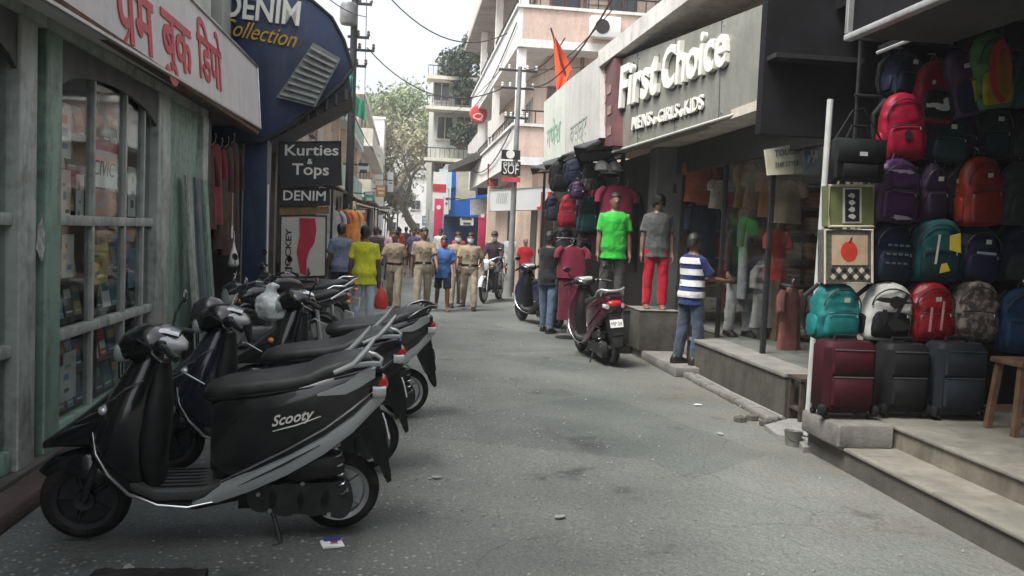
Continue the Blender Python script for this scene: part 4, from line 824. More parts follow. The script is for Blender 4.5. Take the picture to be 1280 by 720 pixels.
def scooter(label, loc, rz, body, panel, style=0, lean=0, group=None, text=None, cowl=None, seatm=None, helmet=False, plate_text=None, steer=0):
    t = thing('scooter', label, 'scooter', loc, rz, group); t.rotation_euler = (lean, 0, rz)
    def sq(mb): mb.v = [(p[0]*.60 if p[0] < 0 else p[0], p[1], p[2]) for p in mb.v]; return mb      # short tail
    B = lambda mb, n, m_, sm=50: sq(mb).build(n, m_, t, sm)
    wheel(t, 0, .215, .095, STEEL if style != 1 else IRON); wheel(t, 1.26, .215, .09, IRON)
    # rear cowl under the seat
    st = [(.66, .36, .74, .10), (.60, .32, .77, .14), (.44, .32, .80, .172), (.26, .40, .84, .188), (.10, .50, .885, .186), (-.08, .60, .915, .165), (-.22, .68, .925, .135), (-.33, .73, .91, .08)]
    B(MB().loft([sring(x, (a+b)/2, (b-a)/2, h, 4.5, 24) for x, a, b, h in st]), 'rear_cowl', body)
    # lower side panel sweeping up to the tail, flush with the cowl
    for s in (-1, 1):
        rings = [[(x, s*(h-.04), a), (x, s*(h+.004), a+.012), (x, s*(h+.012), (a+b)/2), (x, s*(h+.005), b-.01), (x, s*(h-.03), b)] for x, a, b, h in ((.74, .205, .235, .15), (.62, .215, .31, .165), (.46, .275, .385, .178), (.28, .36, .475, .190), (.10, .465, .575, .190), (-.08, .575, .68, .168), (-.22, .655, .755, .138), (-.36, .72, .815, .07))]
        B(MB().loft(rings if s < 0 else [r[::-1] for r in rings]), 'side_panel', panel)
        B(MB().tube([(.62, s*.174, .335), (.46, s*.186, .415), (.28, s*.196, .51), (.10, s*.196, .615), (-.08, s*.174, .72), (-.30, s*.112, .815)], [.003, .006, .007, .007, .006, .003], 6), 'body_stripe', CHROME if style == 0 else BLACKP)
        B(MB().tube([(.55, s*.178, .30), (.3, s*.201, .43), (.12, s*.203, .53)], [.002, .006, .002], 6), 'panel_crease', BLACKP)
    # upper flank flash (pale swoosh below the seat tail)
    for s in (-1, 1): B(MB().loft([[(x, s*(h+.004), z-d), (x, s*(h+.004), z+d), (x, s*(h-.03), z+d), (x, s*(h-.03), z-d)] for x, z, d, h in ((.14, .79, .004, .190), (.0, .82, .028, .182), (-.12, .86, .038, .162), (-.26, .89, .025, .118))]), 'tail_flash', panel)
    # seat
    sm_ = seatm or SEATV
    st = [(.70, .735, .775, .07), (.67, .72, .81, .105), (.58, .735, .84, .135), (.44, .75, .86, .155), (.28, .77, .88, .165), (.18, .79, .90, .162), (.10, .81, .945, .155), (-.04, .85, .975, .14), (-.16, .88, .985, .118), (-.23, .90, .965, .085)]
    se = B(MB().loft([sring(x, (a+b)/2, (b-a)/2, h, 3.2) for x, a, b, h in st]), 'seat', sm_)
    sq(MB().tube([(.67, .1, .748), (.44, .158, .782), (.18, .165, .822), (-.04, .142, .88), (-.2, .09, .92)], .005, 6)).build('piping', BLACKP, se)
    # floorboard and belly
    B(MB().loft([sring(x, (a+b)/2, (b-a)/2, h, 4) for x, a, b, h in ((.60, .255, .325, .16), (.72, .235, .305, .175), (.90, .235, .305, .18), (1.02, .28, .36, .17), (1.07, .36, .44, .15))]), 'floorboard', mat('floor_mat_grey', (.045, .05, .046), .6, 0, .2, 8, .2, 90))
    for k in range(6): B(MB().box(.66, .96, -.13+k*.05, -.118+k*.05, .304, .312), 'tread_rib', BLACKP, 0)
    B(MB().loft([sring(x, (a+b)/2, (b-a)/2, h, 3) for x, a, b, h in ((.52, .20, .27, .12), (.72, .17, .24, .15), (.92, .19, .25, .14), (1.0, .24, .30, .10))]), 'belly_pan', BLACKP)
    # leg shield with nose
    st = [(.25, .99, .05, .11), (.33, 1.04, .10, .165), (.44, 1.085, .145, .20), (.56, 1.09, .15, .212), (.68, 1.06, .13, .205), (.78, 1.03, .105, .175), (.87, .995, .085, .13), (.96, .96, .065, .085), (1.0, .945, .05, .06)]
    B(MB().loft([hring(z, x, hx, hy, 2.4, 20) for z, x, hx, hy in st]), 'leg_shield', body)
    st = [(.31, .93, .05, .15), (.42, .945, .07, .17), (.56, .945, .085, .172), (.70, .93, .08, .155), (.82, .915, .06, .11), (.92, .91, .045, .07)]
    B(MB().loft([hring(z, x, hx, hy, 2.6, 20) for z, x, hx, hy in st]), 'inner_apron', BLACKP)
    B(MB().blob((.87, 0, .62), .012, .02, .02), 'lock_barrel', CHROME)
    for s in (-1, 1):
        B(MB().tube([(1.20, s*.155, .60), (1.18, s*.185, .50), (1.12, s*.208, .40), (1.03, s*.205, .30), (.90, s*.196, .235), (.76, s*.188, .215), (.64, s*.178, .235)], [.004, .009, .01, .01, .009, .008, .004], 8), 'belly_trim', CHROME)
        B(MB().blob((1.155, s*.12, .70), .03, .045, .025), 'indicator', AMBER if style == 2 else CLEARL)
    if style == 0:
        for k in range(4): x0_ = 1.37-.085*k; B(MB().tube([(x0_, .062+.026*k, .565+.065*k), (x0_-.07, .10+.025*k, .61+.07*k), (x0_-.15, .125+.018*k, .64+.075*k)], [.002, .006, .002], 6), 'shield_strip', CHROME)
    # nose wedge running forward from the shield into a beak over the wheel
    B(MB().loft([sring(x, (a+b)/2, (b-a)/2, h, 2.3, 16) for x, a, b, h in ((1.05, .47, .84, .16), (1.16, .48, .755, .13), (1.27, .485, .655, .095), (1.37, .485, .575, .06), (1.455, .475, .51, .022))]), 'nose_cowl', body)
    # front mudguard, fork, steering
    rings = []
    for k in range(11):
        a = R(34+k*13.5); rr = .246; wdt = .022+.05*min(1, k/4)-.012*max(0, k-7); dp = .03+.10*math.sin(min(1, k/5)*math.pi/2)*(1 if k < 8 else .6)
        d = Vector((math.cos(a), 0, math.sin(a))); c_ = Vector((1.26, 0, .215)); rings.append([c_+d*(rr-dp)+Vector((0, wdt, 0)), c_+d*(rr-.02)+Vector((0, wdt*.96, 0)), c_+d*(rr+.008)+Vector((0, wdt*.6, 0)), c_+d*(rr+.018), c_+d*(rr+.008)-Vector((0, wdt*.6, 0)), c_+d*(rr-.02)-Vector((0, wdt*.96, 0)), c_+d*(rr-dp)-Vector((0, wdt, 0)), c_+d*(rr-.012)-Vector((0, wdt*.7, 0)), c_+d*(rr+.004), c_+d*(rr-.012)+Vector((0, wdt*.7, 0))])
    B(MB().loft(rings), 'front_mudguard', body)
    q = MB()
    for s in (-1, 1): q.tube([(1.26, s*.062, .215), (1.22, s*.064, .36), (1.12, s*.05, .66)], [.018, .02, .022], 8)
    B(q, 'front_fork', IRON)
    # handlebar with headlight cowl
    hb = MB().loft([sring(x, z, hz, hy, 2.3) for x, z, hz, hy in ((.80, 1.005, .02, .05), (.84, 1.02, .05, .12), (.92, 1.035, .07, .165), (1.0, 1.025, .085, .15), (1.07, 1.0, .075, .11), (1.11, .98, .045, .06))]).build('headlight_cowl', cowl or body, t, 50)
    if style == 0: MB().loft([sring(x, z, hz, hy, 2.4) for x, z, hz, hy in ((.785, 1.0, .015, .06), (.82, 1.012, .036, .13), (.87, 1.025, .052, .168), (.90, 1.03, .05, .172), (.915, 1.03, .04, .16))]).build('rear_cowl_band', SILVER, hb, 50)
    MB().loft([sring(x, z, hz, hy, 2.3) for x, z, hz, hy in ((1.045, .985, .058, .105), (1.10, .972, .056, .088), (1.125, .965, .04, .06))]).build('headlight', CLEARL, hb, 50)
    MB().loft([sring(x, z, hz, hy, 2.3) for x, z, hz, hy in ((.82, 1.062, .012, .07), (.88, 1.085, .014, .10), (.96, 1.09, .01, .09))]).build('meter_cover', CLEARL, hb, 50)
    q = MB()
    for s in (-1, 1):
        q.tube([(.92, 0, 1.03), (.90, s*.15, 1.04), (.86, s*.24, 1.035)], .014, 8)
        MB().tube([(.87, s*.215, 1.035), (.83, s*.30, 1.02), (.80, s*.345, 1.005)], [.017, .019, .017], 10).build('grip', BLACKP, hb)
        MB().tube([(.93, s*.18, 1.02), (.915, s*.26, 1.01), (.865, s*.345, .995)], [.008, .007, .005], 6).build('brake_lever', CHROME, hb)
    q.build('handlebar', STEEL, hb)
    for s in ((1, -1) if style in (1, 2) else (-1,)):
        mr_ = MB().tube([(.88, s*.19, 1.05), (.87, s*.23, 1.13), (.84, s*.27, 1.19)], .006, 6).build('mirror', BLACKP, hb)
        MB().blob((.83, s*.285, 1.215), .014, .06, .036).build('mirror_head', BLACKG, mr_)
    for s in (-1, 1):
        B(MB().tube([(.93, s*.17, 1.02), (1.0, s*.16, 1.06), (1.08, s*.08, 1.02), (1.10, s*.05, .92), (1.10, s*.04, .84)], .005, 6), 'brake_cable', BLACKP)
        B(MB().box(.865, .915, s*.175-.022, s*.175+.022, 1.01, 1.06, .01), 'switch_box', BLACKP)
    B(MB().tube([(.70, 0, .80), (.80, 0, .86), (.875, 0, .82)], .004, 5), 'seat_hook', STEEL)
    # tail: lamp, rail, fender, plate
    B(MB().loft([sring(x, z, hz, hy, 2.6) for x, z, hz, hy in ((-.26, .825, .035, .10), (-.34, .82, .04, .095), (-.375, .815, .03, .075), (-.39, .81, .015, .045))]), 'tail_lamp', REDL)
    for s in (-1, 1): B(MB().loft([sring(x, z, .03, .022, 2.2, 12, s*yy) for x, z, yy in ((-.24, .79, .125), (-.31, .785, .115), (-.36, .785, .10))]), 'rear_indicator', CLEARL)
    RL = SILVER if style in (0, 1) else BLACKG
    if style == 0:
        q = MB()
        for s in (-1, 1):
            q.tube([(.06, s*.165, .90), (-.06, s*.170, .945), (-.17, s*.160, 1.02), (-.245, s*.148, 1.085)], [.012, .018, .019, .011], 8)
            q.tube([(-.06, s*.168, .94), (-.20, s*.150, .945), (-.30, s*.11, .935)], [.014, .014, .014], 8)
        q.tube([(-.30, .11, .935), (-.335, 0, .935), (-.30, -.11, .935)], .015, 8); B(q, 'grab_rail', RL)
    else:
        q = MB(); pth = [(.04, .165, .90), (-.10, .17, .97), (-.25, .15, 1.0), (-.36, .09, .985), (-.385, 0, .98), (-.36, -.09, .985), (-.25, -.15, 1.0), (-.10, -.17, .97), (.04, -.165, .90)]
        q.tube(pth, .016, 8)
        for s in (-1, 1): q.tube([(-.2, s*.15, .92), (-.27, s*.14, .99)], .012, 6)
        B(q, 'grab_rail', RL)
    B(MB().loft([[(x0, -w_, z0), (x1, -w_*.9, z1), (x1, w_*.9, z1), (x0, w_, z0)] for x0, z0, x1, z1, w_ in ((-.10, .62, -.30, .74, .10), (-.20, .50, -.37, .58, .085), (-.31, .37, -.43, .42, .075))]), 'rear_mudguard', BLACKP, 30)
    B(MB().loft([[(x0, -w_, z0), (x1, -w_, z1), (x1, w_, z1), (x0, w_, z0)] for x0, z0, x1, z1, w_ in ((-.325, .385, -.41, .42, .07), (-.385, .30, -.445, .325, .065), (-.42, .262, -.455, .275, .055))]), 'mud_flap', RUBBER, 30)
    pn = (Vector((-.258, 0, .42))-Vector((-.18, 0, .74))).normalized(); up = -pn; nb = Vector((-1, 0, -.3)).normalized(); nb = (nb-up*nb.dot(up)).normalized(); pc = Vector((-.225, 0, .565))+nb*.012
    pl = MB().obox(pc, (0, .085, 0), up*.05, nb*.004).build('number_plate', WHITE, t, 0)
    lettering(plate_text or 'MP 04', pc+nb*.0045+Vector((0, .07, 0))-up*.03, (0, -1, 0), up, BLK, pl, True, 'plate_number', world=False, w=.14, h=.055, ext=.001)
    # engine, drive cover, air box, shock, exhaust, stand
    q = MB(); 
    for x, z, r in ((0, .215, .105), (.14, .215, .085), (.28, .225, .09), (.40, .235, .075)): q.disc((x, .115, z), (0, 1, 0), r, .075, 20)
    q.hexa([(-.02, .082, .12), (.42, .082, .165), (.42, .148, .165), (-.02, .148, .12), (-.02, .082, .31), (.42, .082, .305), (.42, .148, .305), (-.02, .148, .31)])
    B(q, 'drive_cover', mat('cast_engine', (.035, .036, .036), .5, .4, .3, 10), 35)
    for x, z in ((-.05, .27), (.06, .14), (.2, .31), (.36, .17), (.42, .26)): B(MB().disc((x, .155, z), (0, 1, 0), .011, .012, 8), 'bolt', STEEL, 35)
    B(MB().loft([sring(x, z, hz, hy, 3.5, 16, .12) for x, z, hz, hy in ((.28, .37, .045, .045), (.20, .385, .065, .055), (.04, .40, .065, .055), (-.02, .40, .04, .04))]), 'air_box', BLACKP)
    B(MB().loft([sring(x, .23, .09, .09, 3) for x in (.20, .36, .52)]), 'engine_block', IRON)
    pts = []
    for k in range(49): a = k*2*math.pi*7/48; c_ = Vector((-.02, .135, .24)).lerp(Vector((.06, .15, .60)), k/48); pts.append(c_+Vector((math.cos(a)*.028, math.sin(a)*.028, 0)))
    B(MB().tube(pts, .006, 5), 'shock_spring', STEEL)
    B(MB().tube([(.45, -.06, .17), (.3, -.12, .18), (.15, -.15, .22), (-.12, -.155, .29), (-.2, -.155, .305)], [.018, .02, .05, .052, .035], 12), 'exhaust', mat('exhaust_black', (.03, .03, .03), .4, .5, .2, 8))
    B(MB().tube([(.36, .10, .20), (.30, .20, .01), (.34, .23, .006)], [.012, .011, .014], 6), 'side_stand', IRON)
    if text: lettering(text, (.36, .1925, .63), (-1, 0, .2), (0, 0, 1), LETW, t, True, 'brand_lettering', world=False, w=.21, h=.055, ext=.004, bold=.02, shear=.3); B(MB().tube([(.355, .196, .605), (.24, .197, .635), (.12, .195, .68)], [.002, .004, .002], 6), 'lettering_underline', LETW)
    return t
def motorcycle(label, loc, rz, tank, lean=0, group=None, front_light=True):
    t = thing('motorcycle', label, 'motorcycle', loc, rz, group); t.rotation_euler = (lean, 0, rz); B = lambda mb, n, m_, sm=50: mb.build(n, m_, t, sm)
    wheel(t, 0, .30, .085, STEEL, 6); wheel(t, 1.28, .30, .075, STEEL, 6)
    B(MB().loft([sring(x, z, hz, hy, 2.4) for x, z, hz, hy in ((.52, .80, .05, .09), (.60, .83, .09, .125), (.78, .86, .105, .135), (.92, .86, .09, .11), (1.0, .84, .05, .06))]), 'fuel_tank', tank)
    B(MB().loft([sring(x, z, hz, hy, 3) for x, z, hz, hy in ((.60, .80, .03, .08), (.45, .80, .045, .125), (.25, .81, .045, .135), (.05, .84, .045, .125), (-.15, .87, .04, .10), (-.22, .88, .02, .06))]), 'seat', SEATV)
    B(MB().loft([sring(x, z, hz, hy, 2.6) for x, z, hz, hy in ((.35, .70, .08, .12), (.1, .75, .07, .13), (-.15, .80, .06, .11), (-.33, .84, .035, .06))]), 'tail_panel', tank)
    B(MB().blob((-.36, 0, .83), .04, .07, .035), 'tail_lamp', REDL)
    q = MB().tube([(-.05, .15, .82), (-.25, .13, .92), (-.38, .06, .93), (-.38, -.06, .93), (-.25, -.13, .92), (-.05, -.15, .82)], .013, 8); B(q, 'grab_rail', CHROME)
    q = MB(); q.loft([sring(x, z, hz, hy, 3) for x, z, hz, hy in ((.42, .38, .10, .11), (.55, .40, .14, .13), (.75, .42, .13, .12), (.85, .45, .08, .08))])
    for k in range(6): q.disc((.70+.012*k, 0, .52+.028*k), (.35, 0, 1), .10, .008, 16)
    B(q, 'engine', mat('cast_alloy', (.16, .16, .165), .45, .6, .2, 8), 35)
    B(MB().tube([(.78, -.08, .48), (.88, -.12, .30), (.62, -.15, .22), (.3, -.16, .25), (-.2, -.17, .33), (-.3, -.17, .34)], [.02, .02, .022, .045, .05, .04], 12), 'exhaust', CHROME)
    q = MB()
    for s in (-1, 1): q.tube([(1.28, s*.075, .30), (1.14, s*.075, .66), (1.05, s*.07, .92)], [.022, .02, .018], 8)
    B(q, 'front_fork', CHROME)
    rings = []
    for k in range(10):
        a = R(15+k*14); d = Vector((math.cos(a), 0, math.sin(a))); c_ = Vector((1.28, 0, .30)); rings.append([c_+d*(.31)+Vector((0, .055, 0)), c_+d*.335+Vector((0, .03, 0)), c_+d*.335-Vector((0, .03, 0)), c_+d*.31-Vector((0, .055, 0)), c_+d*.325-Vector((0, .02, 0)), c_+d*.325+Vector((0, .02, 0))])
    B(MB().loft(rings), 'front_mudguard', tank)
    rings = []
    for k in range(9):
        a = R(30+k*16); d = Vector((math.cos(a), 0, math.sin(a))); c_ = Vector((0, 0, .30)); rings.append([c_+d*.33+Vector((0, .065, 0)), c_+d*.36+Vector((0, .03, 0)), c_+d*.36-Vector((0, .03, 0)), c_+d*.33-Vector((0, .065, 0))])
    B(MB().loft(rings), 'rear_mudguard', BLACKP)
    B(MB().lathe([(.03, -.12), (.075, -.08), (.095, 0), (.09, .03), (.02, .045)], (1.12, 0, .84), (1, 0, 0), 20), 'headlight', CLEARL)
    B(MB().loft([sring(x, z, hz, hy, 2.4) for x, z, hz, hy in ((1.0, .95, .05, .07), (1.08, .94, .07, .12), (1.15, .90, .05, .09))]), 'headlight_fairing', tank)
    hb = MB().tube([(.98, 0, .97), (1.0, .14, 1.0), (.92, .26, 1.06), (.84, .36, 1.04)], .013, 8).tube([(.98, 0, .97), (1.0, -.14, 1.0), (.92, -.26, 1.06), (.84, -.36, 1.04)], .013, 8).build('handlebar', CHROME, t)
    for s in (-1, 1):
        MB().tube([(.89, s*.28, 1.055), (.83, s*.385, 1.035)], .019, 8).build('grip', BLACKP, hb); MB().tube([(.95, s*.24, 1.05), (.89, s*.38, 1.03)], .006, 6).build('lever', CHROME, hb)
        mr_ = MB().tube([(.93, s*.24, 1.06), (.93, s*.29, 1.2)], .006, 6).build('mirror', BLACKP, hb); MB().blob((.925, s*.30, 1.23), .014, .065, .04).build('mirror_head', BLACKG, mr_)
        B(MB().blob((1.08, s*.15, .83), .03, .035, .025), 'indicator', AMBER); B(MB().blob((-.3, s*.13, .78), .03, .035, .025), 'rear_indicator', AMBER)
        B(MB().tube([(.02, s*.11, .32), (.12, s*.13, .74)], .03, 8), 'shock', CHROME); B(MB().tube([(.55, s*.08, .30), (.55, s*.22, .30)], .016, 8), 'foot_peg', BLACKP)
    q = MB()
    for s in (-1, 1): q.tube([(0, s*.07, .30), (.5, s*.08, .36), (.55, s*.09, .70), (.1, s*.10, .72)], .018, 6)
    q.tube([(1.02, 0, .80), (.82, 0, .30), (.5, 0, .28)], .022, 6); B(q, 'frame', IRON)
    B(MB().box(.15, .38, .09, .12, .46, .66, .02), 'side_cover', tank); B(MB().tube([(.52, .1, .3), (.46, .24, .01)], .012, 6), 'side_stand', IRON)
    B(MB().box(-.42, -.405, -.09, .09, .52, .64), 'number_plate', WHITE, 0)
    return t
GRP = 'two-wheelers parked on the left side of the street'
def place(rear, front): d = Vector(front)-Vector(rear); return (rear[0], rear[1], .012), math.atan2(d.y, d.x)
l, r = place((-.30, 4.78), (-1.56, 4.62))
scooter('black and silver scooter nearest the camera with white script on its flank', l, r, BLACKG, SILVER, 0, R(-4), GRP, 'Scooty', BLACKG)
l, r = place((-.20, 5.98), (-1.46, 5.86))
scooter('dark scooter second in the row with a long seat and pale grab rail', l, r, glossy((.012, .015, .026)), BLACKP, 0, R(-4), GRP, None, BLACKG)
l, r = place((.05, 7.72), (-1.18, 7.45))
scooter('black scooter third in the row with silver tail and black grab rail', l, r, BLACKG, SILVER, 2, R(-5), GRP, None, BLACKG)
l, r = place((-.98, 10.35), (-2.0, 9.6)); motorcycle('dark motorcycle with chrome exhaust parked behind the three scooters', l, r, glossy((.02, .02, .025)), R(-6), GRP)
l, r = place((-1.0, 12.4), (-1.95, 11.6)); motorcycle('black motorcycle parked below the leggings poster', l, r, glossy((.03, .03, .03)), R(-6), GRP)
MAROON = glossy((.055, .012, .022))
scooter('maroon scooter seen from behind, parked in front of the green mannequin', (2.72, 11.0, .012), R(97), MAROON, MAROON, 1, R(-6), None, None, BLACKG, plate_text='MP 04')
scooter('dark blue scooter parked behind the man in the black shirt', (2.75, 15.3, .012), R(112), glossy((.015, .02, .05)), BLACKP, 1, R(-5), None, None, BLACKG)
mo = G(612, 380); motorcycle('white and black motorcycle ridden towards the camera', (mo.x+.35, mo.y+1.3, .012), R(-112), glossy((.45, .45, .45)), R(3))
# ================================================================ people. Local axes: y forward, x to the right, z up
SKIN = mat('brown_skin', (.16, .085, .055), .55, 0, .12, 6); HAIR = mat('black_hair', (.012, .011, .011), .5, 0, .3, 30, .3, 90)
def dirv(fwd, side=0): f_, s = R(fwd), R(side); return Vector((math.sin(s)*math.cos(f_), math.sin(f_), -math.cos(f_)*math.cos(s)))
def person(label, loc, yaw, h=1.68, pose=None, shirt=None, sleeve='short', trousers=None, shoe=None, belt=None, hair=True, mask=None, cap=None, fat=1.0, vox=.014, cat='person', name='person', skin=None, group=None, tlen=1.0, shirt_len=.0, stripes=None, head=True, base=None, hair_k=1.075, lift=True):
    P = dict(lt=0, rt=0, lk=2, rk=2, la=0, ra=0, lab=9, rab=9, le=12, re=12, lean=0, hy=0); P.update(pose or {})
    s = h/1.70; t = thing(name, label, cat, loc, yaw, group); sk = skin or SKIN
    hip = Vector((0, 0, .90)); J = {}
    for k, sx in (('l', -1), ('r', 1)):
        H_ = hip+Vector((sx*.092, 0, 0)); K = H_+dirv(P[k+'t'], sx*2)*.425; A = K+dirv(P[k+'t']-P[k+'k'], sx*1)*.40; J[k+'H'], J[k+'K'], J[k+'A'] = H_, K, A
    low = min(J['lA'].z, J['rA'].z)-.075 if lift else 0
    LM = Matrix.Rotation(R(-P['lean']), 3, 'X')
    def T(p): p = Vector(p); return hip+LM @ (p-hip)
    for k, sx in (('l', -1), ('r', 1)):
        S = Vector((sx*.172*(1+(fat-1)*.4), -.006, 1.372)); E_ = S+dirv(P[k+'a'], sx*P[k+'ab'])*.285; W = E_+dirv(P[k+'a']+P[k+'e'], sx*P[k+'ab']*.5)*.245; Hn = W+dirv(P[k+'a']+P[k+'e']+4, sx*P[k+'ab']*.3)*.09
        J[k+'S'], J[k+'E'], J[k+'W'], J[k+'N'] = T(S), T(E_), T(W), T(Hn)
    def trs(infl, z0=0, z1=2):
        out_ = []
        for z, hx, hy, cy in ((.80, .10, .085, -.005), (.84, .150, .112, -.01), (.92, .168, .120, -.012), (1.0, .152, .108, -.005), (1.08, .142, .10, 0), (1.2, .156, .108, .004), (1.29, .170, .115, .0), (1.355, .168, .104, -.006), (1.40, .138, .086, -.01), (1.435, .09, .07, -.012), (1.46, .058, .058, -.01)):
            if z0 <= z <= z1:
                f_ = fat if .86 < z < 1.25 else 1+(fat-1)*.4
                out_.append([T(p) for p in hring(z, 0, hx*f_+infl, hy*f_+infl, 2.2, 18, cy+(f_-1)*.03)])
        return out_
    def fin(mb):
        mb.v = [((p[0])*s, p[1]*s, (p[2]-low)*s) for p in mb.v]; return mb
    def G_(mb, nm, m_, vx=vox, it=3, wr=0, fr=9):
        me = remesh(fin(mb), vx, it)
        if wr: wrinkle(me, wr, fr, loc[0]*3+loc[1])
        return link(nm, me, m_, t, 80)
    # body
    b = MB().loft(trs(0)); 
    def headrings(k=1.0, z0=0, z1=9, cyo=0):
        out_ = []
        for z, hx, hy, cy in ((1.475, .03, .04, .035), (1.495, .05, .062, .022), (1.53, .065, .083, .008), (1.575, .073, .094, 0), (1.62, .076, .098, -.004), (1.66, .069, .09, -.008), (1.69, .045, .06, -.01), (1.702, .015, .02, -.01)):
            if z0 <= z <= z1:
                pr = hring(z, 0, hx*k, hy*k, 2.1, 16, cy+cyo); a = R(P['hy']); out_.append([T((p[0]*math.cos(a)-p[1]*math.sin(a), p[0]*math.sin(a)+p[1]*math.cos(a), p[2])) for p in pr])
        return out_
    def hp(x, y, z): a = R(P['hy']); return T((x*math.cos(a)-y*math.sin(a), x*math.sin(a)+y*math.cos(a), z))
    if head:
        b.tube([T((0, -.012, 1.42)), T((0, 0, 1.52))], [.058, .052], 12); b.loft(headrings())
        b.tube([hp(0, .088, 1.60), hp(0, .112, 1.57), hp(0, .095, 1.558)], [.010, .016, .010], 8)
        for sx in (-1, 1): b.blob(hp(sx*.078, -.008, 1.583), .012, .02, .03, 8, 5)
    for k, sx in (('l', -1), ('r', 1)):
        b.tube([J[k+'S'], J[k+'S'].lerp(J[k+'E'], .45), J[k+'E'], J[k+'E'].lerp(J[k+'W'], .35), J[k+'W'], J[k+'N']], [.052, .046, .038, .039, .027, .034], 10)
        A = J[k+'A']; b.tube([J[k+'H'], J[k+'H'].lerp(J[k+'K'], .4), J[k+'K'], J[k+'K'].lerp(A, .35), A], [.085, .078, .055, .056, .038], 12)
        b.loft([[(A.x+x, A.y+y, A.z-.075+z) for x, z in ((-w_, 0), (w_, 0), (w_*.8, hh), (-w_*.8, hh))] for y, w_, hh in ((-.07, .03, .06), (0, .036, .10), (.09, .045, .055), (.16, .04, .035), (.185, .025, .022))])
    me = remesh(fin(b), vox, 2)
    # fingers, rooted in the palms
    fb = MB()
    for k, sx in (('l', -1), ('r', 1)):
        N_ = J[k+'N']; d = (J[k+'N']-J[k+'W']).normalized(); ac = Vector((0, 1, 0)); ac = (ac-d*ac.dot(d)).normalized()
        for i in range(4):
            o = N_+ac*(.027-.018*i); l = (.062, .074, .068, .052)[i]; fb.tube([o-d*.01, o+d*l*.5, o+d*l+Vector((-sx*.012, .004, 0))], [.0095, .0085, .0065], 6)
        fb.tube([J[k+'W']+d*.04+ac*.02, J[k+'W']+d*.075+ac*.052, J[k+'W']+d*.11+ac*.058], [.012, .0095, .0075], 6)
    fin(fb); bm_v = [tuple(v.co) for v in me.vertices]; bm_f = [tuple(p.vertices) for p in me.polygons]; bpy.data.meshes.remove(me)
    MB().add(bm_v, bm_f).add(fb.v, fb.f).build('body', sk, t, 80)
    if head and cat == 'person':
        for sx in (-1, 1): fin(MB().blob(hp(sx*.031, .086, 1.59), .013, .008, .007, 8, 5)).build('eye', BLACKG, t)
        fin(MB().tube([hp(-.022, .086, 1.525), hp(0, .094, 1.523), hp(.022, .086, 1.525)], [.003, .006, .003], 6)).build('mouth', mat('lips', (.13, .045, .04), .5), t)
    # clothes
    if trousers:
        q = MB().loft(trs(.010, .80, 1.02 if belt else .93))
        for k in 'lr':
            A = J[k+'H'].lerp(J[k+'K'], tlen*2) if tlen < .5 else J[k+'K'].lerp(J[k+'A'], min(1, tlen)*2-1+.02)
            pts = [J[k+'H'], J[k+'H'].lerp(J[k+'K'], .4)] + ([J[k+'K'], J[k+'K'].lerp(A, .5), A] if tlen >= .5 else [A]); rr = [.098, .092, .078, .073, .066] if tlen >= .5 else [.1, .096, .094]
            q.tube(pts, rr, 12)
        G_(q, 'trousers' if tlen >= .5 else 'shorts', trousers, wr=.011, fr=12)
    if shirt:
        z0 = .82-shirt_len if not belt else .98
        q = MB().loft(([[T(p) for p in hring(.80-shirt_len, 0, .192*fat, .148*fat, 2.2, 18, -.012)]] if not belt else [])+trs(.018 if belt else .026, .83 if not belt else .98, 1.44))
        for k in 'lr':
            S, E_, W = J[k+'S'], J[k+'E'], J[k+'W']; c0 = T((S.x*.5, -.005, 1.39))
            q.tube([S.lerp(T((0, 0, 1.37)), .4), S, S.lerp(E_, .4), S.lerp(E_, .8)] if sleeve == 'short' else [S.lerp(T((0, 0, 1.37)), .4), S, S.lerp(E_, .5), E_, E_.lerp(W, .5), W], [.056, .06, .06, .066] if sleeve == 'short' else [.056, .06, .056, .05, .046, .04], 12)
        G_(q, 'shirt', shirt, wr=.013, fr=9)
    if belt:
        for sx in (-1, 1):
            fin(MB().obox(T((sx*.075, .135*fat, 1.27)), (.038, 0, 0), (0, .006, 0), (0, 0, .045))).build('shirt_pocket', shirt, t, 0)
            fin(MB().obox(T((sx*.135, -.005, 1.445-.025)), (.045, 0, -sx*.018), (0, .02, 0), (0, 0, .006))).build('shoulder_flap', shirt, t, 0)
        bl = MB().loft([[T(p) for p in hring(z, 0, .172*fat, .128*fat, 2.2, 20, -.006+(fat-1)*.03)] for z in (.975, 1.02)]); fin(bl).build('belt', belt, t, 60)
        fin(MB().obox(T((0, .13*fat, .997)), (.025, 0, 0), (0, .004, 0), (0, 0, .02))).build('buckle', CHROME, t, 0)
    if shoe:
        for k in 'lr':
            A = J[k+'A']; q = MB().loft([[(A.x+x, A.y+y, A.z-.077+z) for x, z in ((-w_, 0), (w_, 0), (w_, hh*.6), (w_*.6, hh), (-w_*.6, hh), (-w_, hh*.6))] for y, w_, hh in ((-.085, .032, .07), (-.06, .042, .11), (.0, .045, .115), (.09, .052, .07), (.165, .048, .05), (.2, .03, .03))]); fin(q).build('shoe', shoe, t, 50)
    if hair and head:
        tl = .5 if hair_k < 1.1 else .25; q = MB()
        def hr(z, hx, hy, cy, k_=0): return [hp(p[0], p[1], p[2]+tl*k_*p[1]) for p in hring(z, 0, hx*hair_k, hy*hair_k, 2.1, 16, cy)]
        zb = 1.585 if hair_k < 1.1 else 1.53
        q.loft([hr(zb, .066, .088, -.022, 1), hr(zb+.025, .076, .099, -.012, .9), hr(1.655, .074, .097, -.010, .25), hr(1.69, .056, .074, -.012), hr(1.712, .03, .04, -.012), hr(1.718, .01, .014, -.012)]); G_(q, 'hair', HAIR, .01, 1, .005, 60)
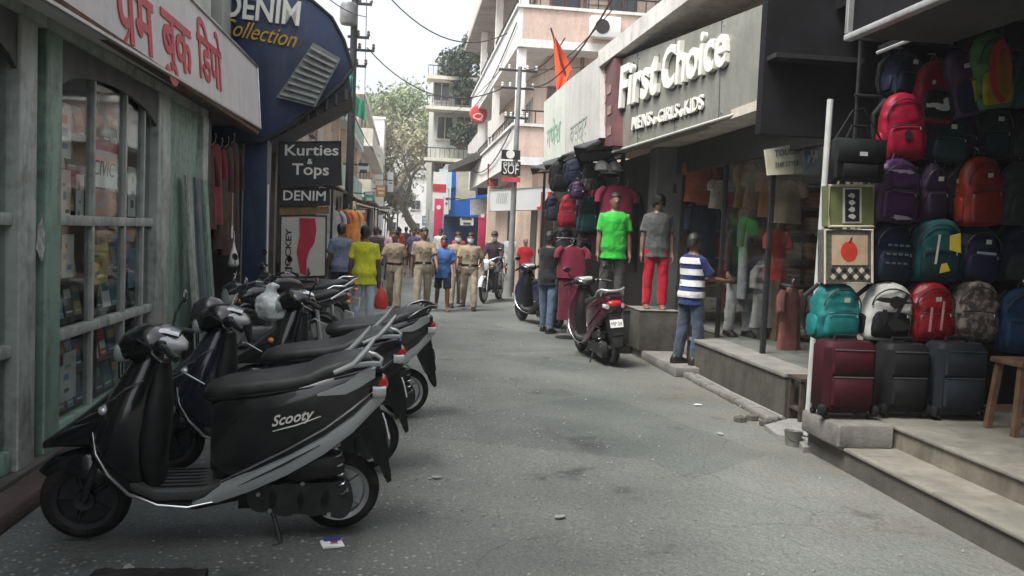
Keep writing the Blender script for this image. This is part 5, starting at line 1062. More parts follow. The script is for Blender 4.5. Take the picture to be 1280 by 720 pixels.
    if cap:
        q = MB().loft(headrings(1.12, 1.62, 9, 0)); q.loft([[hp(x, y, z) for x, y in ((-.07, .06), (.07, .06), (.05, .16), (-.05, .16))] for z in (1.628, 1.640)]); fin(q).build('cap', cap, t, 50)
    if mask:
        q = MB().loft(headrings(1.07, 1.47, 1.58, .012)); q.v = [p for p in q.v]; fin(q).build('face_mask', mask, t, 60)
    if stripes:
        for i in range(stripes[0]):
            z = stripes[2]+i*stripes[3]; q = MB(); rr = trs(.036, .8, 1.45); zs = [sum(p.z for p in r)/len(r) for r in rr]
            def at(zz):
                for a_ in range(len(rr)-1):
                    if zs[a_] <= zz <= zs[a_+1]: f_ = (zz-zs[a_])/(zs[a_+1]-zs[a_]); return [p.lerp(p2, f_) for p, p2 in zip(rr[a_], rr[a_+1])]
                return rr[0]
            q.loft([at(z), at(z+stripes[3]*.27), at(z+stripes[3]*.55)], False); me2 = fin(q).build('stripe', stripes[1], t, 60)
    return t
KHAKI = cloth((.30, .235, .165), 'khaki_cloth'); KHAKIP = cloth((.33, .275, .20), 'khaki_trouser_cloth'); BSHOE = mat('dark_shoe', (.02, .016, .014), .4, 0, .2, 8); BELT = mat('dark_belt', (.018, .012, .01), .4)
def at_feet(px, py): p = G(px, py); return (p.x, p.y, .012)
walk = dict(lt=12, lk=6, rt=-14, rk=16, la=-10, ra=14, le=14, re=20)
walk2 = dict(lt=-12, lk=18, rt=10, rk=4, la=14, ra=-10, le=22, re=12)
person('man in a lime green shirt and pale jeans seen from behind', at_feet(453, 410), R(4), 1.66, dict(lt=4, rt=-4, ra=4, la=-4, rab=8), cloth((.60, .62, .04)), 'short', cloth((.46, .52, .62)), BSHOE, fat=1.12, shirt_len=.08)
person('policeman in khaki nearest the man in the lime shirt', at_feet(491, 387), R(172), 1.60, dict(walk, hy=-25, re=62, le=30, rab=16), KHAKI, 'short', KHAKIP, BSHOE, BELT)
person('tall policeman in khaki walking left of the man in blue', at_feet(527, 390), R(183), 1.68, dict(walk2, la=22, le=26, lab=13, hy=12), KHAKI, 'short', KHAKIP, BSHOE, BELT)
person('man in a blue shirt and dark shorts with a red face mask', at_feet(552, 389), R(181), 1.52, dict(walk, la=8, ra=8, lab=14, hy=-8), cloth((.055, .13, .33)), 'short', cloth((.02, .025, .05)), None, mask=mat('red_mask', (.5, .03, .05), .7), tlen=.45, shirt_len=.04)
person('policeman partly hidden behind the man in the blue shirt', at_feet(569, 384), R(184), 1.62, dict(walk2, hy=18), KHAKI, 'short', KHAKIP, BSHOE, BELT, mask=mat('white_mask', (.7, .72, .74), .7))
person('policeman with a white face mask nearest the motorcycle', at_feet(585, 388), R(178), 1.62, dict(walk, la=-8, ra=12, lab=18, rab=17, le=28, re=30), KHAKI, 'short', KHAKIP, BSHOE, BELT, mask=mat('white_mask', (.7, .72, .74), .7), fat=1.12)
person('man in a grey blue shirt at the stall behind the lime shirt', (-1.15, 16.6, .012), R(20), 1.68, None, cloth((.14, .17, .24)), 'short', cloth((.03, .03, .04)), BSHOE)
person('man in a black shirt and blue jeans browsing on the right', at_feet(683, 416), R(-40), 1.70, dict(lt=8, rt=-6, ra=20, la=30, le=60, re=50), cloth((.012, .012, .014)), 'long', cloth((.075, .11, .16)), BSHOE)
p = G(860, 455, .12); person('man in a blue and white striped shirt stepping into the shop', (p.x, p.y, .122), R(-70), 1.62, dict(lt=-4, lk=6, rt=6, rk=10, ra=30, re=55, la=26, le=60, hy=20), cloth((.018, .03, .11)), 'short', cloth((.045, .06, .09)), BSHOE, stripes=(4, cloth((.6, .6, .6)), .88, .145), shirt_len=.02)
mo2 = Vector((mo.x+.35, mo.y+1.3, 0)); fw = Vector((math.cos(R(-112)), math.sin(R(-112)), 0)); p = mo2+fw*.42
person('motorcycle rider in a dark shirt leaning forward', (p.x, p.y, -.005), R(-112-90), 1.70, dict(lt=62, lk=78, rt=62, rk=78, la=48, ra=48, le=18, re=18, lean=14, lab=14, rab=14), cloth((.035, .025, .035)), 'long', cloth((.05, .05, .06)), BSHOE, mask=mat('white_mask', (.7, .72, .74), .7), lift=False)
person('man in a light grey shirt behind the motorcycle rider', (3.0, 24.6, .012), R(150), 1.70, walk, cloth((.35, .36, .38)), 'short', cloth((.06, .06, .07)), BSHOE)
# shoppers farther down the street, in pairs and small knots
rg = random.Random(11); cols = [((.05, .04, .05), 'dark'), ((.45, .30, .32), 'pale pink'), ((.42, .42, .42), 'light grey'), ((.10, .08, .16), 'violet'), ((.45, .06, .05), 'red'), ((.06, .10, .20), 'navy'), ((.55, .53, .48), 'white'), ((.30, .20, .10), 'brown')]
spots = [(-.75, 24, 0), (-.35, 27, 180), (-.9, 30, 10), (.35, 31, 175), (-.2, 34, 0), (.8, 35, 185), (1.35, 33, 180), (-1.0, 38, 5), (.1, 40, 0), (1.0, 42, 180), (-.5, 45, 180), (.5, 48, 0), (1.8, 29, 200), (-.2, 52, 0), (1.55, 37, 0), (.6, 38.5, 180), (-1.35, 33, 0), (.4, 56, 0), (-.7, 58, 180)]
for k, (x, y, yw) in enumerate(spots):
    c_, nm = cols[k % 8]; nth = ('nearer', 'middle', 'farthest')[k // 8]
    person('%s shopper in a %s shirt in the distant crowd' % (nth, nm), (x, y, .012), R(yw+rg.uniform(-15, 15)), rg.uniform(1.56, 1.74), walk if k % 2 else walk2, cloth(c_), 'short', cloth((.05, .05, .06)), BSHOE, vox=.026, group='shoppers in the distance')
# ---------------------------------------------------------------- mannequins
MSK = mat('mannequin_skin', (.32, .22, .17), .35, 0, .08, 4); MDK = mat('mannequin_dark', (.05, .035, .03), .4)
def mannequin(label, px, pfeet, y, yaw, h, **k):
    p = YY(px, pfeet, y); return person(label, (p.x, p.y, p.z), yaw, h, k.pop('pose', dict(lt=2, rt=-2, lab=8, rab=8, le=8, re=8)), name='mannequin', cat='mannequin', **k), p
t, p = mannequin('mannequin in a bright green T-shirt and grey trousers', 763, 386, 12.4, R(176), 1.66, shirt=cloth((.035, .40, .045)), trousers=cloth((.06, .062, .058)), skin=mat('mannequin_tan', (.20, .10, .07), .45, 0, .1, 4), hair=True, shirt_len=.06, fat=1.08)
t2 = thing('display_box', 'dark display box under the green T-shirt mannequin', 'box', (p.x, 12.4, 0)); part('case', IRON, t2, (p.x-.3, p.x+.3, 12.2, 12.7, 0, p.z-.004), bev=.01); part('lid', DARKW, t2, (p.x-.32, p.x+.32, 12.18, 12.72, p.z-.003, p.z+.0), bev=.0)
t, p = mannequin('mannequin in a grey top and red trousers before the pillar', 817, 386, 12.0, R(172), 1.60, shirt=cloth((.085, .09, .088)), trousers=cloth((.40, .012, .03)), skin=mat('mannequin_brown', (.17, .10, .075), .4), hair=True, sleeve='short', shirt_len=.04, hair_k=1.32)
t2 = thing('display_box', 'dark grey block under the red trousered mannequin', 'box', (p.x, 12, 0)); part('case', PLINTH, t2, (p.x-.28, p.x+.30, 11.7, 12.45, .121, p.z-.004), bev=.01); part('lid', LEDGE, t2, (p.x-.29, p.x+.31, 11.69, 12.46, p.z-.003, p.z), bev=.0)
p = G(922, 420, .452); person('mannequin in a black waistcoat, pale scarf and white trousers behind glass', (p.x, p.y, .452), R(190), 1.66, dict(lt=3, rt=-3, lab=8, rab=8), cloth((.02, .02, .022)), 'long', cloth((.46, .46, .45)), BSHOE, name='mannequin', cat='mannequin', skin=MSK, hair=False, shirt_len=.1)
q = MB().tube([(p.x-.05, p.y-.12, 1.85), (p.x-.06, p.y-.17, 1.6), (p.x-.05, p.y-.18, 1.15), (p.x-.05, p.y-.17, .95)], [.05, .06, .065, .06], 10); tag(q.build('scarf', cloth((.36, .36, .38)), None, 60), 'pale scarf draped on the waistcoat mannequin', 'scarf')
p = YY(655, 352, 24.2); person('red dressed mannequin outside the shop beside the utility pole', (p.x, p.y, max(.02, p.z-.3)), R(180), 1.5, dict(lab=12, rab=12), cloth((.55, .02, .03)), 'short', cloth((.04, .03, .035)), BSHOE, name='mannequin', cat='mannequin', skin=MSK, hair=False, shirt_len=.1, vox=.02)
# ================================================================ goods
PW = mat('white_print', (.50, .50, .48), .6)
def bagmat(c, gl=.62): c = tuple(v*.62 for v in c); return mat('bag_%d_%d_%d' % tuple(int(v*1000) for v in c), c, gl, 0, .25, 12, .2, 220, .22 if gl > .36 else .5)
def backpack(label, c, w_, h, d, m1, m2, tilt=0, deco=None, round_=2.4, yaw=0, tagged=False):
    """c: centre of the bag's front. Local x right, z up, front faces -y"""
    t = thing('backpack', label, 'backpack', c, 0, 'bags hung in the luggage shop'); t.rotation_euler = (R(4), R(tilt), R(yaw))
    hw = w_/2; rings = []
    prof = [(-.5, .80, .7), (-.47, .94, .9), (-.38, 1, 1), (-.1, 1.0, 1.05), (.18, .97, .95), (.34, .86, .8), (.44, .62, .6), (.485, .36, .4), (.5, .12, .2)]
    sd = (c[0]*7+c[2]*13) % 50
    for k_ in range(25):
        z = -.5+k_/24; i_ = max(i for i in range(len(prof)) if prof[i][0] <= z+1e-6); i_ = min(i_, len(prof)-2); f_ = (z-prof[i_][0])/(prof[i_+1][0]-prof[i_][0]); kx = prof[i_][1]+(prof[i_+1][1]-prof[i_][1])*f_; ky = prof[i_][2]+(prof[i_+1][2]-prof[i_][2])*f_
        rg0 = hring(z*h, 0, hw*kx, d*.5*ky, 3.2 if z < .2 else round_, 28, d*.5)
        rings.append([(x*(1+.05*noise.noise(Vector((sd, y*9, zz*8)))), y+.022*noise.noise(Vector((x*11, sd, zz*10)))+.012*noise.noise(Vector((x*25, zz*25, sd))), zz-.02*h*abs(x/hw)**2*(z > .1)) for x, y, zz in rg0])      # sagging cloth
    MB().loft(rings).build('body', m1, t, 60)
    pk_ = MB().loft([hring(z*h, 0, hw*kx*.8, d*.14*ky, 3.0, 16, d*.02) for z, kx, ky in ((-.44, .8, .5), (-.41, .95, .9), (-.3, 1, 1.2), (-.12, .98, 1.1), (-.02, .85, .8), (.01, .7, .4))]).build('front_pocket', m2, t, 60)
    MB().tube([(-hw*.74, -d*.10, -.02*h), (-hw*.4, -d*.13, .012*h), (hw*.4, -d*.13, .012*h), (hw*.74, -d*.10, -.02*h)], .006, 6).build('zip', IRON, pk_)
    arc = [(hw*.86*math.cos(a), d*.06, .10*h+.30*h*math.sin(a)) for a in [math.pi*k/12 for k in range(13)]]
    MB().tube(arc, .006, 6).build('main_zip', IRON, t)
    MB().tube([(-.05, d*.6, .47*h), (-.04, d*.6, .56*h), (.04, d*.6, .56*h), (.05, d*.6, .47*h)], .010, 6).build('carry_loop', BLACKP, t)
    for s in (-1, 1): MB().tube([(s*hw*.5, d*.95, .42*h), (s*hw*1.02, d*1.0, .2*h), (s*hw*1.05, d*.98, -.2*h), (s*hw*.8, d*.95, -.45*h)], [.018, .022, .02, .012], 8).build('shoulder_strap', BLACKP, t)
    MB().tube([(0, d*.6, .54*h), (.0, d*.75, .62*h), (0, d*1.2, .64*h)], .006, 5).build('hook', STEEL, t)
    for s in (-1, 1): MB().loft([hring(z*h, s*hw*.97, .02, d*.3*ky, 2.4, 10, d*.5) for z, ky in ((-.42, .6), (-.38, 1), (-.12, 1), (-.08, .7))]).build('side_pocket', m2, t, 60)
    MB().tube([(hw*.55, -d*.12, -.01*h), (hw*.56, -d*.15, -.06*h)], .005, 5).build('zip_pull', STEEL, t)
    if tagged: MB().box(-.03, .015, -d*.17-.004, -d*.17, .20*h, .20*h+.035).build('price_tag', PW, t, 0)
    if deco:
        for (nm, poly, mm) in deco: MB().prism([(x*w_, z*h) for x, z in poly], (0, -d*.16, 0), (1, 0, 0), (0, 0, 1), .006).build(nm, mm, t, 0)
    return t
PY_ = mat('yellow_print', (.62, .48, .04), .6); PK = mat('black_print', (.012, .012, .012), .6); PRD = mat('red_print', (.5, .03, .03), .6)
def blobpoly(cx, cy, rx, ry, n=14, wob=.25, seed=0):
    rg_ = random.Random(seed); return [(cx+rx*math.cos(2*math.pi*k/n)*(1+rg_.uniform(-wob, wob)), cy+ry*math.sin(2*math.pi*k/n)*(1+rg_.uniform(-wob, wob))) for k in range(n)]
BY = 6.62
def bpk(label, box, m1, m2, y=BY, d=.2, **k):
    x0, y0, x1, y1 = box; c = YY((x0+x1)/2, (y0+y1)/2, y); s = y/F; rg_ = random.Random(x0*7+y0); k.setdefault('tilt', rg_.uniform(-5, 5)); k.setdefault('yaw', rg_.uniform(-10, 10)); k['tagged'] = rg_.random() < .5; return backpack(label, c, (x1-x0)*s*1.14, (y1-y0)*s*1.13, d*rg_.uniform(.85, 1.2), m1, m2, **k)
RBG = bagmat((.42, .012, .05), .4); CRM = bagmat((.34, .01, .05), .45); TEA = bagmat((.012, .11, .12)); NVY = bagmat((.012, .018, .05)); PUR = bagmat((.06, .022, .085), .35); DPUR = bagmat((.035, .016, .05)); ORR = bagmat((.36, .035, .02), .3); GRY = bagmat((.05, .055, .065)); DTL = bagmat((.012, .045, .05)); BLKB = bagmat((.014, .015, .017)); REDS = bagmat((.38, .012, .02), .28)
bpk('plain red backpack hanging beside the black satchel', (1107, 118, 1160, 198), RBG, RBG, deco=[('emblem', blobpoly(0, -.12, .09, .07, 12, .1), PK)])
bpk('crimson backpack with white scrawled print near the ceiling', (1150, 78, 1204, 150), CRM, BLKB, deco=[('print', blobpoly(-.05, -.25, .32, .05, 18, .5, 3), PW), ('print', blobpoly(.12, -.16, .1, .06, 12, .4, 5), PW), ('print', blobpoly(-.28, .12, .04, .04, 8, .2), PW)])
bpk('dark teal bag hanging below the crimson backpack', (1163, 146, 1216, 200), DTL, DTL, BY+.05)
bpk('purple and blue backpack hanging at a slant near the ceiling', (1190, 62, 1232, 142), PUR, NVY, BY-.1, tilt=-18)
bpk('yellow and red rainbow backpack in the top right corner', (1220, 42, 1276, 132), bagmat((.10, .30, .10)), bagmat((.55, .42, .03)), BY-.15, tilt=-10, deco=[('panel', blobpoly(-.02, -.02, .30, .40, 18, .03), PRD), ('panel', blobpoly(.06, -.03, .19, .34, 18, .05), mat('yellow_panel', (.58, .46, .05), .5))])
bpk('teal backpack at the right edge of the top row', (1268, 66, 1312, 132), TEA, TEA, BY)
bpk('large shiny purple backpack below the plain red one', (1097, 201, 1158, 277), PUR, PUR, BY-.08, deco=[('print', blobpoly(-.05, .30, .26, .03, 16, .6, 4), mat('lilac_print', (.30, .24, .34), .4)), ('print', blobpoly(0, -.40, .3, .03, 16, .6, 8), mat('lilac_print', (.30, .24, .34), .4))])
bpk('dark purple bag between the shiny purple and orange red ones', (1155, 206, 1190, 277), DPUR, DPUR, BY)
bpk('orange red glossy backpack hanging on the right', (1207, 198, 1262, 281), ORR, ORR, BY-.08)
bpk('charcoal backpack at the right edge beside the orange red one', (1257, 204, 1312, 281), GRY, GRY, BY-.05)
bpk('navy backpack with rows of small pale print', (1092, 278, 1150, 353), NVY, bagmat((.02, .035, .06)), BY-.05, deco=[('print', [(-.3+.14*i, .1-.14*j), (-.22+.14*i, .1-.14*j), (-.22+.14*i, .13-.14*j), (-.3+.14*i, .13-.14*j)], mat('grey_blue_print', (.10, .13, .16), .6)) for i in range(4) for j in range(3)])
bpk('dark teal backpack with a yellow kite print', (1148, 275, 1206, 352), TEA, DTL, BY-.06, deco=[('print', [(.12, .02), (.34, -.02), (.30, .28), (.10, .24)], PY_), ('print', [(-.05, -.34), (.16, -.30), (.08, -.18), (-.02, -.2)], PY_), ('print', [(-.16, -.2), (-.12, -.2), (-.08, .25), (-.12, .25)], PW)])
bpk('navy backpack with a pale bar below the orange red one', (1204, 285, 1257, 353), bagmat((.014, .018, .06)), bagmat((.016, .02, .07)), BY-.05, deco=[('print', [(-.26, .02), (.2, .02), (.2, .06), (-.26, .06)], mat('pale_blue_print', (.30, .34, .42), .6))])
bpk('dark navy bag at the right edge of the third row', (1256, 282, 1312, 354), NVY, GRY, BY)
bpk('big plain teal backpack beside the white post', (1026, 357, 1082, 426), bagmat((.018, .21, .21)), bagmat((.02, .24, .24)), BY-.12, d=.22)
bpk('black and white graffiti backpack above the suitcases', (1087, 356, 1145, 426), PW, BLKB, BY-.12, deco=[('print', blobpoly(-.02, .20, .30, .09, 16, .5, 2), PK), ('print', blobpoly(.1, -.2, .22, .09, 14, .4, 6), PK), ('print', [(-.05, -.1), (.03, -.12), (.25, .34), (.18, .36)], PK), ('print', blobpoly(-.22, -.05, .08, .13, 12, .4, 9), PK)])
bpk('shiny red backpack above the black suitcase', (1143, 355, 1198, 427), REDS, REDS, BY-.1, deco=[('print', [(-.2, -.3), (-.15, -.3), (-.13, .1), (-.18, .1)], mat('pale_red_print', (.5, .25, .25), .4)), ('print', [(.05, -.28), (.1, -.28), (.12, .2), (.08, .2)], mat('pale_red_print', (.5, .25, .25), .4))])
CAMO = mat('camouflage', (.045, .035, .032), .6, 0, .3, 14, .2, 200, col2=(.20, .17, .15), mix=(.46, .54)); bpk('dark camouflage backpack above the charcoal suitcase', (1196, 353, 1253, 427), CAMO, CAMO, BY-.1)
bpk('blue backpack hanging above the wooden stool', (1254, 362, 1312, 442), bagmat((.012, .05, .13)), bagmat((.014, .06, .15)), BY-.1)
bpk('black bag squeezed behind the dark purple one', (1182, 210, 1212, 276), BLKB, BLKB, BY+.06)
bpk('dark brown bag squeezed between the satchel and the purple backpack', (1084, 232, 1104, 282), bagmat((.05, .03, .02)), bagmat((.05, .03, .02)), BY+.06)
bpk('navy bag behind the crimson backpack near the ceiling', (1120, 66, 1158, 118), NVY, NVY, BY+.1)
bpk('plum bag between the dark teal bag and the orange red backpack', (1196, 140, 1226, 200), DPUR, PUR, BY+.08)
bpk('dark green bag between the rainbow backpack and the orange red one', (1228, 134, 1268, 196), bagmat((.015, .05, .03)), DTL, BY+.06)
bpk('black bag at the right edge above the charcoal backpack', (1266, 136, 1308, 200), BLKB, GRY, BY+.04)
bpk('small black bag between the apple bag and the navy printed backpack', (1080, 292, 1100, 352), BLKB, BLKB, BY+.06)
# satchel
c = YY(1076, 200, BY-.2); t = thing('satchel', 'black office satchel with a small white tag by the white post', 'bag', c); s = (BY-.2)/F; w_, h = 70*s, 56*s
MB().box(-w_/2, w_/2, 0, .10, -h/2, h/2, .02).build('body', BLKB, t, 40); MB().box(-w_*.49, w_*.49, -.018, -.001, -.02, h*.49, .01).build('flap', bagmat((.018, .02, .022)), t, 40); MB().box(-.02, .04, -.026, -.019, .03, .06).build('tag', PW, t, 0); MB().box(-w_*.35, w_*.35, -.012, -.001, -h*.42, -.03, .008).build('pocket', BLKB, t, 40)
MB().tube([(-.1, .05, h/2), (-.06, .05, h/2+.10), (.06, .05, h/2+.10), (.1, .05, h/2)], .011, 6).build('handle', BLKB, t); MB().tube([(-w_/2, .05, h*.4), (-.06, .06, h+.05), (.03, .06, h+.08), (w_/2, .05, h*.4)], .008, 6).build('strap', BLKB, t)
# printed shopping bags
def tote(label, box, body, frame, prints, y=BY-.1):
    x0, y0, x1, y1 = box; a, b, c, d = YY(x0, y1, y), YY(x1, y1, y), YY(x1, y0, y), YY(x0, y0, y); t = thing('shopping_bag', label, 'bag', (a+b)/2); dd = Vector((0, .12, 0))
    MB().hexa([a, b, b+dd, a+dd, d, c, c+dd, d+dd]).build('body', body, t, 0, True); e = Vector((0, -.004, 0)); MB().tube([a+e, b+e, c+e, d+e], .012, 6, loop=True).build('edging', frame, t, 35, True)
    m_ = (c+d)/2; MB().tube([m_+Vector((-.09, .04, 0)), m_+Vector((-.06, .04, .09)), m_+Vector((.06, .04, .09)), m_+Vector((.09, .04, 0))], .008, 6).build('handle', frame, t, 35, True)
    uu_ = (b-a); vv_ = (d-a)
    for nm, poly, mm, k in prints: 
        q = MB(); pts = [a+uu_*x+vv_*z+Vector((0, -.004-.003*k, 0)) for x, z in poly]; n_ = len(pts); q.add(pts+[p+Vector((0, -.003, 0)) for p in pts], [tuple(range(n_))[::-1] if False else tuple(range(n_, 2*n_))]+[(i, (i+1) % n_, n_+(i+1) % n_, n_+i) for i in range(n_)]); q.build(nm, mm, t, 0, True)
    return t
OLV = mat('olive_bag', (.13, .15, .055), .6); CRE = mat('cream_print', (.55, .50, .38), .6)
tote('olive shopping bag with a black and white panel below the satchel', (1036, 232, 1092, 283), OLV, CRE, [('panel', [(.3, .08), (.72, .08), (.72, .95), (.3, .95)], PW, 0), ('panel', [(.35, .12), (.67, .12), (.67, .91), (.35, .91)], PK, 1)]+[('print', blobpoly(.5, .25+.17*k, .07, .06, 10, .3, k), PW, 2) for k in range(4)])
ap = [(.5+.17*math.cos(a)*(1+.05*math.cos(2*a)), .60+.19*math.sin(a)) for a in [2*math.pi*k/16 for k in range(16)]]
tote('patterned shopping bag with a red apple print', (1031, 287, 1090, 354), mat('checked_bag', (.10, .10, .09), .6, 0, .4, 30), CRE, [('panel', [(.14, .34), (.90, .34), (.90, .90), (.14, .90)], mat('tan_panel', (.46, .33, .22), .6), 0), ('apple', ap, mat('apple_red', (.52, .04, .02), .6), 1), ('stalk', [(.49, .76), (.52, .76), (.57, .86), (.54, .86)], PK, 2)]+[('check', [(.05+.12*i, .06+.12*j), (.11+.12*i, .12+.12*j), (.05+.12*i, .18+.12*j), (-.01+.12*i if i else .01, .12+.12*j)], CRE if (i+j) % 2 else PK, 0) for i in range(1, 8) for j in range(2)])
# suitcases
def suitcase(label, box, z0, y, m1, m2, d=.26):
    x0, y0, x1, y1 = box; c = YY((x0+x1)/2, y1, y); top = YY((x0+x1)/2, y0, y); w_ = (x1-x0)*y/F*.96; h = top.z-z0
    t = thing('suitcase', label, 'suitcase', (c.x, y, z0)); 
    MB().box(-w_/2, w_/2, 0, d, .045, h, .045).build('body', m1, t, 40); MB().box(-w_*.40, w_*.40, -.035, -.001, .10, h*.55, .03).build('lower_pocket', m2, t, 40); MB().box(-w_*.40, w_*.40, -.03, -.001, h*.58, h*.90, .025).build('upper_pocket', m2, t, 40)
    for z in (h*.55+.004, h*.90+.003): MB().tube([(-w_*.38, -.03, z), (w_*.38, -.03, z)], .005, 6).build('zip', STEEL, t)
    MB().tube([(-.09, d*.5, h), (-.08, d*.5, h+.035), (.08, d*.5, h+.035), (.09, d*.5, h)], .012, 6).build('top_handle', BLKB, t); MB().tube([(w_/2, d*.5, h*.35), (w_/2+.025, d*.5, h*.4), (w_/2+.025, d*.5, h*.6), (w_/2, d*.5, h*.65)], .011, 6).build('side_handle', BLKB, t)
    for s in (-1, 1):
        MB().box(s*w_*.5-.03, s*w_*.5+.03, -.02, .05, .03, .11, .015).build('corner_guard', BLKB, t, 40); MB().disc((s*w_*.42, .03, .024), (1, 0, 0), .024, .03, 14).build('wheel', RUBBER, t); MB().disc((s*w_*.42, d-.03, .024), (1, 0, 0), .024, .03, 14).build('wheel', RUBBER, t)
    return t
suitcase('maroon suitcase standing on the concrete block', (1023, 428, 1100, 517), .352, 6.22, bagmat((.05, .004, .010)), bagmat((.056, .005, .012)))
suitcase('black suitcase between the maroon and charcoal ones', (1099, 431, 1166, 520), .352, 6.30, BLKB, BLKB)
suitcase('charcoal blue suitcase beside the wooden stool', (1162, 430, 1240, 523), .352, 6.25, bagmat((.022, .028, .036)), bagmat((.026, .034, .044)))
a, b = G(1034, 550, .186), G(1103, 551, .186); t = thing('concrete_block', 'grey concrete block under the maroon suitcase', 'block', (a.x+.2, 6.1, .186)); part('block', CONC, t, (a.x-.05, 3.63, 6.0, 6.6, .1865, .351), bev=.012)
# stool
c = G(1263, 545, .351); t = thing('stool', 'wooden stool standing on the tiled platform at the right edge', 'stool', (c.x+.20, c.y+.12, .351)); WD = mat('stool_wood', (.13, .075, .045), .6, 0, .3, 8, .15, 40)
MB().box(-.20, .20, -.17, .17, .50, .54, .01).build('seat', WD, t, 35)
for sx in (-1, 1):
    for sy in (-1, 1): MB().hexa([(sx*.19-.022, sy*.15-.022, 0), (sx*.19+.022, sy*.15-.022, 0), (sx*.19+.022, sy*.15+.022, 0), (sx*.19-.022, sy*.15+.022, 0), (sx*.15-.022, sy*.12-.022, .499), (sx*.15+.022, sy*.12-.022, .499), (sx*.15+.022, sy*.12+.022, .499), (sx*.15-.022, sy*.12+.022, .499)]).build('leg', WD, t, 0)
for sy in (-1, 1): MB().box(-.175, .175, sy*.14-.012, sy*.14+.012, .14, .18).build('stretcher', WD, t, 0)
c = G(1026, 531, 0); t = thing('bucket', 'small pale plastic bucket squeezed beside the concrete block', 'bucket', (3.22, 6.78, .0)); MB().lathe([(.02, .004), (.075, .0), (.10, .19), (.108, .2), (.10, .2), (.09, .19), (.07, .02), (.01, .015)], (0, 0, 0), (0, 0, 1), 18).xf(Matrix.Scale(.72, 4)).build('pail', mat('pale_pail', (.2, .2, .19), .6), t); MB().tube([(-.1, 0, .19), (-.08, -.06, .11), (0, -.12, .07), (.08, -.06, .11), (.1, 0, .19)], .004, 5).xf(Matrix.Scale(.72, 4)).build('handle', IRON, t)
# display rack behind the bags
t = thing('display_rack', 'black metal rack carrying the hanging bags', 'rack', (4.6, 6.9, .36))
for z in (1.05, 1.5, 2.0, 2.45, 2.9, 3.35): MB().tube([(3.62, 6.9, z), (6.3, 6.9, z)], .012, 6).build('rail', IRON, t, 35, True)
for x in (3.66, 4.9, 6.2): MB().tube([(x, 6.93, .36), (x, 6.93, 3.6)], .016, 6).build('upright', IRON, t, 35, True)

# ---------------------------------------------------------------- clothes
def garment(label, top, w_, l, m_, yaw=0, sleeve=.3, group=None, seed=0, name='hanging_garment', cat='garment', flare=1.15):
    """top: shoulder point; hangs down; faces -y at yaw 0"""
    rg_ = random.Random(seed); t = thing(name, label, cat, top, R(yaw), group); rings = []; ph = rg_.uniform(0, 6)
    for i in range(13):
        s_ = i/12; z = -l*s_; hw = w_/2*(.32 if i == 0 else .86+.14*min(1, s_*3) if s_ < .35 else 1+(flare-1)*(s_-.35)/.65); dp = .03+.05*s_; ring = []
        for j in range(22):
            a = 2*math.pi*j/22; f_ = 1+.22*s_*math.sin(5*a+ph+s_*2)+.12*s_*math.sin(9*a+ph*2); ring.append((hw*math.cos(a)*(1+.04*math.sin(7*s_+ph)), dp*math.sin(a)*f_, z))
        rings.append(ring)
    MB().loft(rings).build('cloth', m_, t, 60)
    if sleeve:
        for s in (-1, 1): MB().tube([(s*w_*.38, 0, -.05*l), (s*w_*.52, .0, -.02-l*.12), (s*w_*.60, -.02, -l*(.12+sleeve*.5)), (s*w_*.60, -.03, -l*(.12+sleeve))], [.045, .055, .05, .05], 8).build('sleeve', m_, t, 60)
    MB().tube([(-w_*.3, 0, -.03), (0, 0, .03), (0, 0, .07), (.02, 0, .10), (.0, 0, .125), (-.02, 0, .11)], .005, 6).build('hanger', STEEL, t)
    return t
DG = 'garments hanging in the clothes shop on the left'
for k, (px, py, y, wd, l, c_, lab) in enumerate(((280, 200, 11.0, .34, .9, (.10, .03, .03), 'dark red kurta hanging first inside the left clothes shop'), (292, 190, 11.4, .36, 1.0, (.22, .035, .04), 'bright red kurta hanging second inside the left clothes shop'), (303, 196, 11.8, .36, 1.3, (.07, .045, .035), 'brown kurta hanging third inside the left clothes shop'), (314, 196, 12.2, .36, 1.45, (.10, .055, .035), 'russet long kurta hanging fourth inside the left clothes shop'), (324, 194, 12.6, .36, 1.5, (.045, .035, .03), 'dark brown long kurta hanging last by the blue post'))):
    p = XX(px, py, -2.36); garment(lab, (p.x, y, p.z), wd, l, cloth(c_), 78, .3, DG, k)
p = XX(290, 290, -2.2); t = thing('hanging_tag', 'white card tag hanging in front of the red kurtas', 'tag', p); MB().prism([(-.05, -.08), (.05, -.08), (.05, .06), (0, .1), (-.05, .06)], (0, 0, 0), (0, 1, 0), (0, 0, 1), .004).build('card', WHITE, t, 0); MB().tube([(0, 0, .09), (0, 0, .5)], .003, 5).build('string', WHITE, t)
p = XX(292, 318, -2.2); t = thing('polythene_bag', 'small white polythene bag hanging in the left clothes shop', 'bag', p); MB().loft([hring(z, 0, hx, hy, 2.2, 14) for z, hx, hy in ((-.16, .05, .08), (-.12, .07, .12), (0, .05, .07), (.1, .02, .03), (.16, .01, .015))]).build('pouch', WHITE, t, 60); MB().tube([(0, 0, .15), (0, .03, .25), (0, 0, .3)], .005, 5).build('loop', WHITE, t)
# orange clothes at the stall
for k, (px, y, c_, lab) in enumerate(((418, 21, (.28, .05, .04), 'dark red garment on the brown roofed stall'), (427, 21.4, (.60, .20, .04), 'bright orange garment on the brown roofed stall'), (436, 22.0, (.62, .28, .08), 'pale orange garment beyond the bright orange one'), (413, 20.6, (.5, .5, .48), 'white garment nearest on the brown roofed stall'))):
    p = YY(px, 262, y); garment(lab, (p.x, y, p.z), .55, .85, cloth(c_), 10, .25, 'garments on the left stall', 30+k)
